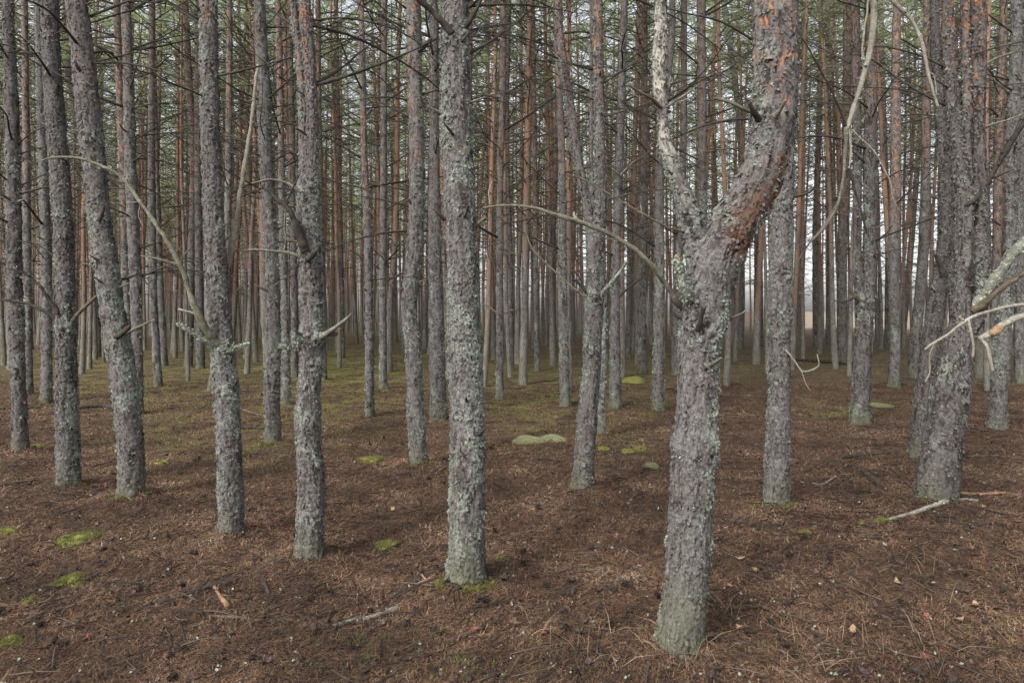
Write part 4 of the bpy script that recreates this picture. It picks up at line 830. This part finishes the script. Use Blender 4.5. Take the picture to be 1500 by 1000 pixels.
# fallen sticks
for pts, mt, lab in [
    ([(1292,790,4),(1312,783,5.5),(1337,773,6),(1364,765,7),(1386,758,8),(1412,747,6),(1432,739,4)], 'br_pale', 'thick pale fallen branch with mossy end at the foot of the multi-stemmed pine'),
    ([(488,919,5),(515,913,7),(545,908,7),(583,897,8)], 'br_grey', 'short grey stick lying left of the central thick pine'),
    ([(226,887,7),(262,880,6),(300,868,8),(347,856,6)], 'br_dark', 'dark stick crossed by a broken fork at the lower left'),
    ([(296,906,4),(340,907,6),(385,911,4),(425,908,3)], 'br_brown', 'light brown stick lying level near the lower left'),
    ([(312,862,5),(322,878,5),(333,892,9)], 'raw', 'yellowish forked splinter pointing at the camera at the lower left'),
    ([(35,903,4),(75,900,4),(115,889,5),(150,875,4),(172,866,2)], 'br_brown', 'long thin brown stick at the far lower left'),
    ([(75,872,4),(105,862,5),(150,848,5),(165,842,3)], 'br_dark', 'dark stick beside the small moss cushion at the left'),
    ([(555,888,4),(590,874,6),(620,858,7),(650,846,8)], 'br_dark', 'dark stick ending at the foot of the central thick pine'),
    ([(610,868,3),(628,863,4),(646,856,3)], 'raw', 'orange splinter beside the dark stick at the central pine'),
    ([(395,875,5),(385,855,4),(378,845,3)], 'br_dark', 'short dark upright twig at the lower left'),
    ([(1058,768,5),(1085,775,7),(1110,781,4),(1165,779,4)], 'br_dark', 'dark stick on the ground right of the forked nearest pine'),
    ([(1034,892,6),(1062,898,7),(1090,900,5),(1118,897,4)], 'br_dark', 'dark stick touching the foot of the forked nearest pine'),
    ([(1108,864,5),(1125,858,6),(1142,850,4)], 'br_dark', 'short dark stick right of the forked nearest pine'),
    ([(1240,672,4),(1275,668,5),(1322,668,4)], 'br_dark', 'dark stick left of the multi-stemmed pine'),
    ([(1408,725,4),(1440,725,4),(1472,723,4)], 'raw', 'yellowish straight stick right of the multi-stemmed pine'),
    ([(1252,684,3),(1270,700,4),(1292,718,3)], 'br_dark', 'thin dark stick slanting towards the multi-stemmed pine'),
    ([(1405,670,2),(1450,668,3),(1495,671,2)], 'br_brown', 'thin brown stick near the right edge'),
    ([(1395,1000,5),(1410,985,7),(1425,975,5)][:0] or [(690,902,3),(720,900,3),(745,908,3)], 'br_dark', 'thin dark stick right of the central pine foot'),
    ([(330,629,4),(365,628,5),(400,630,4)], 'br_dark', 'dark log piece behind the trunk with the arching branch'),
    ([(0,600,5),(25,599,5),(60,598,4)], 'br_dark', 'dark fallen branch at the far left behind the first trunks'),
    ([(115,600,5),(150,597,6),(170,600,5)], 'br_dark', 'dark fallen branch between the two left trunks'),
    ([(1165,528,4),(1215,532,5),(1250,536,4)], 'br_dark', 'long dark branch lying far back before the clearing'),
    ([(350,600,3),(372,607,4),(395,611,3)], 'br_brown', 'brown stick on the mossy floor behind the arching branch trunk'),
    ([(640,1010,6),(660,985,6),(700,970,5)][:0] or [(570,975,5),(600,968,6),(640,962,7)], 'br_dark', 'dark bark covered stick in the short grass at the bottom'),
    ([(1235,820,3),(1262,838,3),(1290,855,2)][:0] or [(1225,700,3),(1205,712,3),(1190,709,2)], 'br_pale', 'thin pale stick behind the straight lichened pine'),
]:
    P = []
    for px, py, w in pts: X_, Y, z = onground(px, py); r = w/F*Y/2; P.append([X_, Y, z+r*.7+.006, r])
    P = np.array(P); c = P[len(P)//2, :3].copy(); b = MB(); v, f = simple_tube(P, 8, .015, .25, pts[0][0]); b.add(v, f)
    k = np.random.RandomState(int(pts[0][0])); 
    for q in k.uniform(.3, len(pts)-1.2, 3):
        e = catmull(P, np.array([q]))[0]; d = k.normal(0, 1, 3); d[2] = abs(d[2])*.5; d *= .04/np.linalg.norm(d)
        v, f = simple_tube(np.array([[*e[:3], e[3]*.5], [*(e[:3]+d*.6), e[3]*.4], [*(e[:3]+d*1.3), e[3]*.2]]), 5, .01, .2, q); b.add(v, f)
    tag(link('fallen_branch', b.mesh('fallen_branch', M[mt], c), loc=c), lab, 'stick', 'sticks lying on the forest floor')

# pine cones
def cone_mesh(seed):
    k = np.random.RandomState(seed); mb = MB()
    v, f = simple_tube(np.array([[-.022, 0, 0, .004], [-.012, 0, 0, .010], [.002, 0, 0, .011], [.018, 0, 0, .006], [.025, 0, 0, .002]]), 8, .004, .2, seed); mb.add(v, f)
    n = 60; t = np.linspace(0, 1, n); an = np.arange(n)*2.4; r = np.interp(t, [0, .3, .7, 1], [.006, .011, .009, .003])
    P = np.stack([-.020+.044*t, np.cos(an)*r, np.sin(an)*r], 1); N = np.stack([.3+0*t, np.cos(an), np.sin(an)], 1)
    W, Fc = flake_fans(P, N, np.tile([-1., 0, 0], (n, 1)), k.uniform(.004, .0065, n), k.uniform(.4, .9, n), nr=5, cup=.3, rs=k); mb.add(W, Fc)
    return mb.mesh('pine_cone', M['cone'], smooth=False)
CN = [cone_mesh(s) for s in (1, 2, 3)]
k = np.random.RandomState(77); x, y = scatter(170, 2.6, 9, k); x = np.concatenate([x, .1+k.normal(0, .55, 45)]); y = np.concatenate([y, 3.75+k.normal(0, .35, 45)])
for i in range(len(x)):
    o = link('pine_cone', CN[i % 3], loc=(x[i], y[i], float(gz(x[i], y[i]))+.028)); o.rotation_euler = (k.uniform(0, 6), k.normal(0, .3), k.uniform(0, 6)); s = k.uniform(.8, 1.25); o.scale = (s, s, s)
    tag(o, 'small dark pine cone lying among the fallen needles', 'pine cone', 'pine cones scattered on the forest floor')
# fallen leaves
def leaf_mesh(seed, mat):
    k = np.random.RandomState(seed); n = 9; t = np.linspace(0, 1, n); w = .018*np.sin(np.pi*t**.8)*(1+.15*np.sin(t*22))
    xs = (t-.5)*.06; c = k.uniform(-.5, .5); zz_ = .02*(t-.5)**2*8*.3+k.normal(0, .0015, n)
    V = np.concatenate([np.stack([xs, -w, zz_+.006*c+.004], 1), np.stack([xs, 0*w, zz_], 1), np.stack([xs, w, zz_+.005], 1)])
    i = np.arange(n-1); Fc = np.concatenate([np.stack([i, i+1, i+n+1, i+n], 1), np.stack([i+n, i+n+1, i+2*n+1, i+2*n], 1)])
    mb = MB(); mb.add(V, Fc); return mb.mesh('fallen_leaf', M[mat])
LF = {m_: leaf_mesh(9+i, m_) for i, m_ in enumerate(('leaf_red', 'leaf_tan', 'leaf_dark'))}
for m_, lab, spots in [
    ('leaf_red', 'dull red fallen leaf on the needles', [(125,941),(243,965),(795,934),(628,966),(693,932),(1240,775),(1175,783),(1358,933),(1500-70,865),(152,718),(355,799),(1490,795),(1355,1000-20)]),
    ('leaf_tan', 'pale tan fallen leaf curled on the needles', [(1250,940),(1105,852),(1070,872),(1085,930),(1405,940),(920,715),(1258,745),(575,752),(1442,760),(1316,891),(1085,836),(990,690),(1430,925)]),
    ('leaf_dark', 'dark purplish fallen leaf on the needles', [(1297,928),(530,988),(861,980),(1264,993),(1440,945),(1315,755),(1208,965),(855,918),(392,975),(560,921),(1330,710),(1120,905)])]:
    k = np.random.RandomState(len(spots)*7+3)
    for px, py in spots:
        X_, Y, z = onground(px, py); o = link('fallen_leaf', LF[m_], loc=(X_, Y, z+.018)); o.rotation_euler = (k.normal(0, .3), k.normal(0, .3), k.uniform(0, 6)); s = k.uniform(.7, 1.2); o.scale = (s, s, s)
        tag(o, lab, 'leaf', lab.split(' on ')[0]+'s')

# moss cushions
def moss(px, py, wpx, mat, lab, asp=.55, hgt=.03):
    X0, Y0, z0 = onground(px, py); r = wpx/F*Y0/2; k = np.random.RandomState(int(px+py)); mb = MB()
    n = 22; nr = 9; th = np.arange(n)/n*2*math.pi; ro = 1+.35*(vnoise(th*0+px, th/(2*math.pi)*7, px, None)-.5)+.15*np.sin(th*3+px)
    V = [[X0, Y0, z0+hgt]]
    for i in range(1, nr+1):
        q = i/nr; xs = X0+np.cos(th)*r*q*ro; ys = Y0+np.sin(th)*r*q*ro*asp*2.2
        zs = gz(xs, ys)+hgt*np.sqrt(np.maximum(0, 1-q*q))*(.5+1.0*fbm(xs/.035, ys/.035, 3, 2))-.004*(i == nr); V += list(np.stack([xs, ys, zs], 1))
    V = np.array(V); i = np.arange(n)
    mb.add(V, [np.stack([0*i, 1+i, 1+(i+1) % n], 1), np.concatenate([np.stack([1+a*n+i, 1+(a+1)*n+i, 1+(a+1)*n+(i+1) % n, 1+a*n+(i+1) % n], 1) for a in range(nr-1)])])
    m_ = int(2500*min(1.6, max(.3, r/.1)**2)); rd = mat == 'reind'; m_ = m_*3 if rd else m_; q = np.sqrt(k.rand(m_))*(1.3 if rd else 1.15); t = k.uniform(0, 6.283, m_); rr = np.interp(t, np.append(th, 6.283), np.append(ro, ro[0]))*q*r
    xs = X0+np.cos(t)*rr; ys = Y0+np.sin(t)*rr*asp*2.2; zs = gz(xs, ys)+hgt*np.sqrt(np.maximum(0, 1-q*q))*.9
    P = np.stack([xs, ys, zs], 1); D = k.normal(0, .45, (m_, 3)); D[:, 2] = 1; S = np.cross(D, k.normal(0, 1, (m_, 3))); S /= np.linalg.norm(S, axis=1)[:, None]
    mb.add(np.stack([P-S*.0018, P+S*.0018, P+D*k.uniform(.006, .034 if rd else .017, (m_, 1))], 1).reshape(-1, 3), np.arange(m_*3).reshape(-1, 3))
    c = (X0, Y0, z0); tag(link('moss_cushion', mb.mesh('moss_cushion', M[mat], c), loc=c), lab, 'moss', 'moss cushions on the forest floor')
moss(112, 793, 56, 'moss', 'bright green moss cushion below the left leaning pine')
moss(103, 856, 46, 'moss', 'narrow green moss cushion beside a dark stick at the lower left')
moss(14, 946, 34, 'moss', 'green moss cushion in the bottom left corner')
moss(42, 885, 18, 'moss', 'small dull moss cushion near the left edge')
moss(8, 782, 26, 'moss', 'moss cushion cut by the left edge of the photo')
moss(565, 802, 36, 'moss', 'green moss cushion left of the central thick pine')
moss(734, 822, 14, 'moss', 'tiny moss cushion right beside the central thick pine')
moss(775, 648, 36, 'reind', 'larger pale grey green cushion in the centre, left of its twin', hgt=.035)
moss(808, 646, 28, 'reind', 'smaller pale grey green cushion in the centre, right of its twin', hgt=.03)
moss(882, 661, 20, 'moss', 'moss cushion right behind the leaning two-stemmed pine')
moss(919, 664, 18, 'moss', 'moss cushion alone left of the forked nearest pine')
moss(1292, 788, 22, 'moss', 'yellow green moss at the end of the thick pale fallen branch')
moss(1262, 794, 9, 'moss', 'tiny yellow green moss dot left of the fallen branch')
moss(236, 680, 22, 'moss', 'flat moss cushion right of the left leaning pine')
moss(545, 676, 36, 'moss', 'dull moss cushion left of the kinked pine')
moss(608+350-20, 660, 20, 'moss', 'flat moss cushion nearest the left side of the forked pine')
moss(52, 655, 28, 'moss', 'moss cushion behind the far left pine')
moss(1180, 802, 20, 'moss', 'thin moss cushion below the straight lichened pine')
moss(955, 686, 16, 'reind', 'pale flat cushion left of the knot on the forked pine')
moss(930, 560, 34, 'moss', 'faint tuft of green grass far back right of centre', hgt=.12)  # a grass tuft, built with the moss cushion shape and colour
moss(1290, 592, 24, 'reind', 'pale cushion right of the dark two-stemmed pine', hgt=.03)

# moss carpet of the middle distance
k = np.random.RandomState(8); n = 260000; x, y = scatter(n, 5, 26, k, .8); m = (mossmask(x, y)*sstep(.46, .56, fbm(x*2.3, y*2.3, 12, 3))) > k.uniform(.05, 1.2, n); x = x[m]; y = y[m]; n = len(x)
P = np.stack([x, y, gz(x, y)+.002], 1); D = k.normal(0, .5, (n, 3)); D[:, 2] = 1; S = np.cross(D, k.normal(0, 1, (n, 3))); S /= np.linalg.norm(S, axis=1)[:, None]; ww = (.0022+.0004*y)[:, None]
mb = MB(); mb.add(np.stack([P-S*ww, P+S*ww, P+D*k.uniform(.012, .035, (n, 1))], 1).reshape(-1, 3), np.arange(n*3).reshape(-1, 3))
tag(link('moss_carpet', mb.mesh('moss_carpet', M['moss'], smooth=False)), 'thin olive moss carpet between the middle distance trunks', 'moss', kind='stuff')
# grass blades
def blades(n, cen, spread, mat, name, lab, h=(.03, .08), w=.0016, lean=.5, seed=1):
    k = np.random.RandomState(seed); c = np.array(cen)[k.randint(len(cen), size=n)]; x = c[:, 0]+k.normal(0, 1, n)*spread*c[:, 2]; y = c[:, 1]+k.normal(0, 1, n)*spread*c[:, 2]
    P = np.stack([x, y, gz(x, y)], 1); D = k.normal(0, lean, (n, 3)); D[:, 2] = 1; D /= np.linalg.norm(D, axis=1)[:, None]; S = np.cross(D, k.normal(0, 1, (n, 3))); S /= np.linalg.norm(S, axis=1)[:, None]
    H = k.uniform(*h, n)[:, None]; mid = P+D*H*.55; tip = P+D*H+np.stack([D[:, 0], D[:, 1], -.3-0*x], 1)*H*.35
    V = np.stack([P-S*w, P+S*w, mid+S*w*.8, mid-S*w*.8, tip], 1).reshape(-1, 3); b = (np.arange(n)*5)[:, None]
    mb = MB(); mb.add(V, [b+np.array([[0, 1, 2, 3]]), b+np.array([[3, 2, 4]])]); tag(link(name, mb.mesh(name, M[mat], smooth=False)), lab, 'grass', kind='stuff')
k = np.random.RandomState(3); cen = []
for i in range(70):
    px = k.uniform(480, 760) if i < 38 else (k.uniform(380, 960) if i < 60 else k.uniform(960, 1480)); py = k.uniform(925, 1015) if i < 38 else k.uniform(905, 1000); X_, Y, z = onground(px, py); cen.append((X_, Y, k.uniform(.4, 1.2)))
blades(1500, cen, .022, 'grass', 'grass_sprigs', 'short pale green grass sprigs in the bottom foreground', (.012, .04), .0013)
cen = []
for i in range(12): X_, Y, z = onground(k.uniform(955, 1060), k.uniform(962, 990)); cen.append((X_, Y, 1))
for i in range(8): X_, Y, z = onground(k.uniform(780, 1180), k.uniform(905, 985)); cen.append((X_, Y, .8))
for i in range(26): X_, Y, z = onground(k.uniform(1060, 1490), k.uniform(790, 990)); cen.append((X_, Y, 1.5))
blades(330, cen, .05, 'straw', 'dry_grass', 'dry straw coloured grass around the foot of the forked nearest pine', (.08, .2), .0011, .9, 5)
cen = []
for key, nn in (('t9', 26), ('t20', 12), ('t3', 8), ('t2', 4), ('t6', 6), ('t7', 4), ('t25', 3)):
    t = T[key]; s0 = t['stems'][0][0]; X_ = at(s0[1], t['base'], t['Y'])[0]; r = s0[2]/F*t['Y']/2
    for i in range(nn): a = k.uniform(-math.pi, 0); cen.append((X_+math.cos(a)*r*1.02, t['Y']+math.sin(a)*r*1.02, .6))
blades(3600, cen, .03, 'moss', 'moss_fringe', 'green moss fringe around the feet of the nearest pines', (.015, .05), .0015, .6, 6)

# ------------------------------------------------------------------ light, sky, camera
w = bpy.data.worlds.new('World'); scene.world = w; w.use_nodes = True; nt = w.node_tree; bg = nt.nodes['Background']
sky = nt.nodes.new('ShaderNodeTexSky'); sky.sky_type = 'NISHITA'; sky.sun_disc = False
SE, SR = math.radians(42), math.radians(215)
sky.sun_elevation = SE; sky.sun_rotation = SR; sky.air_density = 1.0; sky.dust_density = 3.0; sky.ozone_density = 1.0
hs = nt.nodes.new('ShaderNodeHueSaturation'); hs.inputs['Saturation'].default_value = .28; hs.inputs['Value'].default_value = 2.25
nt.links.new(sky.outputs[0], hs.inputs['Color']); nt.links.new(hs.outputs[0], bg.inputs['Color']); bg.inputs['Strength'].default_value = .15
ld = bpy.data.lights.new('sun', 'SUN'); ld.energy = 2.7; ld.angle = math.radians(10); ld.color = (1, .96, .9)
lo = link('sun', ld)
d = Vector((math.sin(SR)*math.cos(SE), math.cos(SR)*math.cos(SE), math.sin(SE)))   # towards the sun
lo.rotation_euler = d.to_track_quat('Z', 'Y').to_euler(); lo.location = d*50
cd = bpy.data.cameras.new('camera'); cd.lens = 24; cd.sensor_width = 36; cd.shift_y = -(500-HY)/1500; cd.clip_end = 2000; cd.clip_start = .05
co = link('camera', cd, loc=(0, 0, CH)); co.rotation_euler = (math.pi/2, 0, 0); scene.camera = co
scene.view_settings.view_transform = 'Standard'; scene.view_settings.look = 'None'; scene.view_settings.exposure = 0
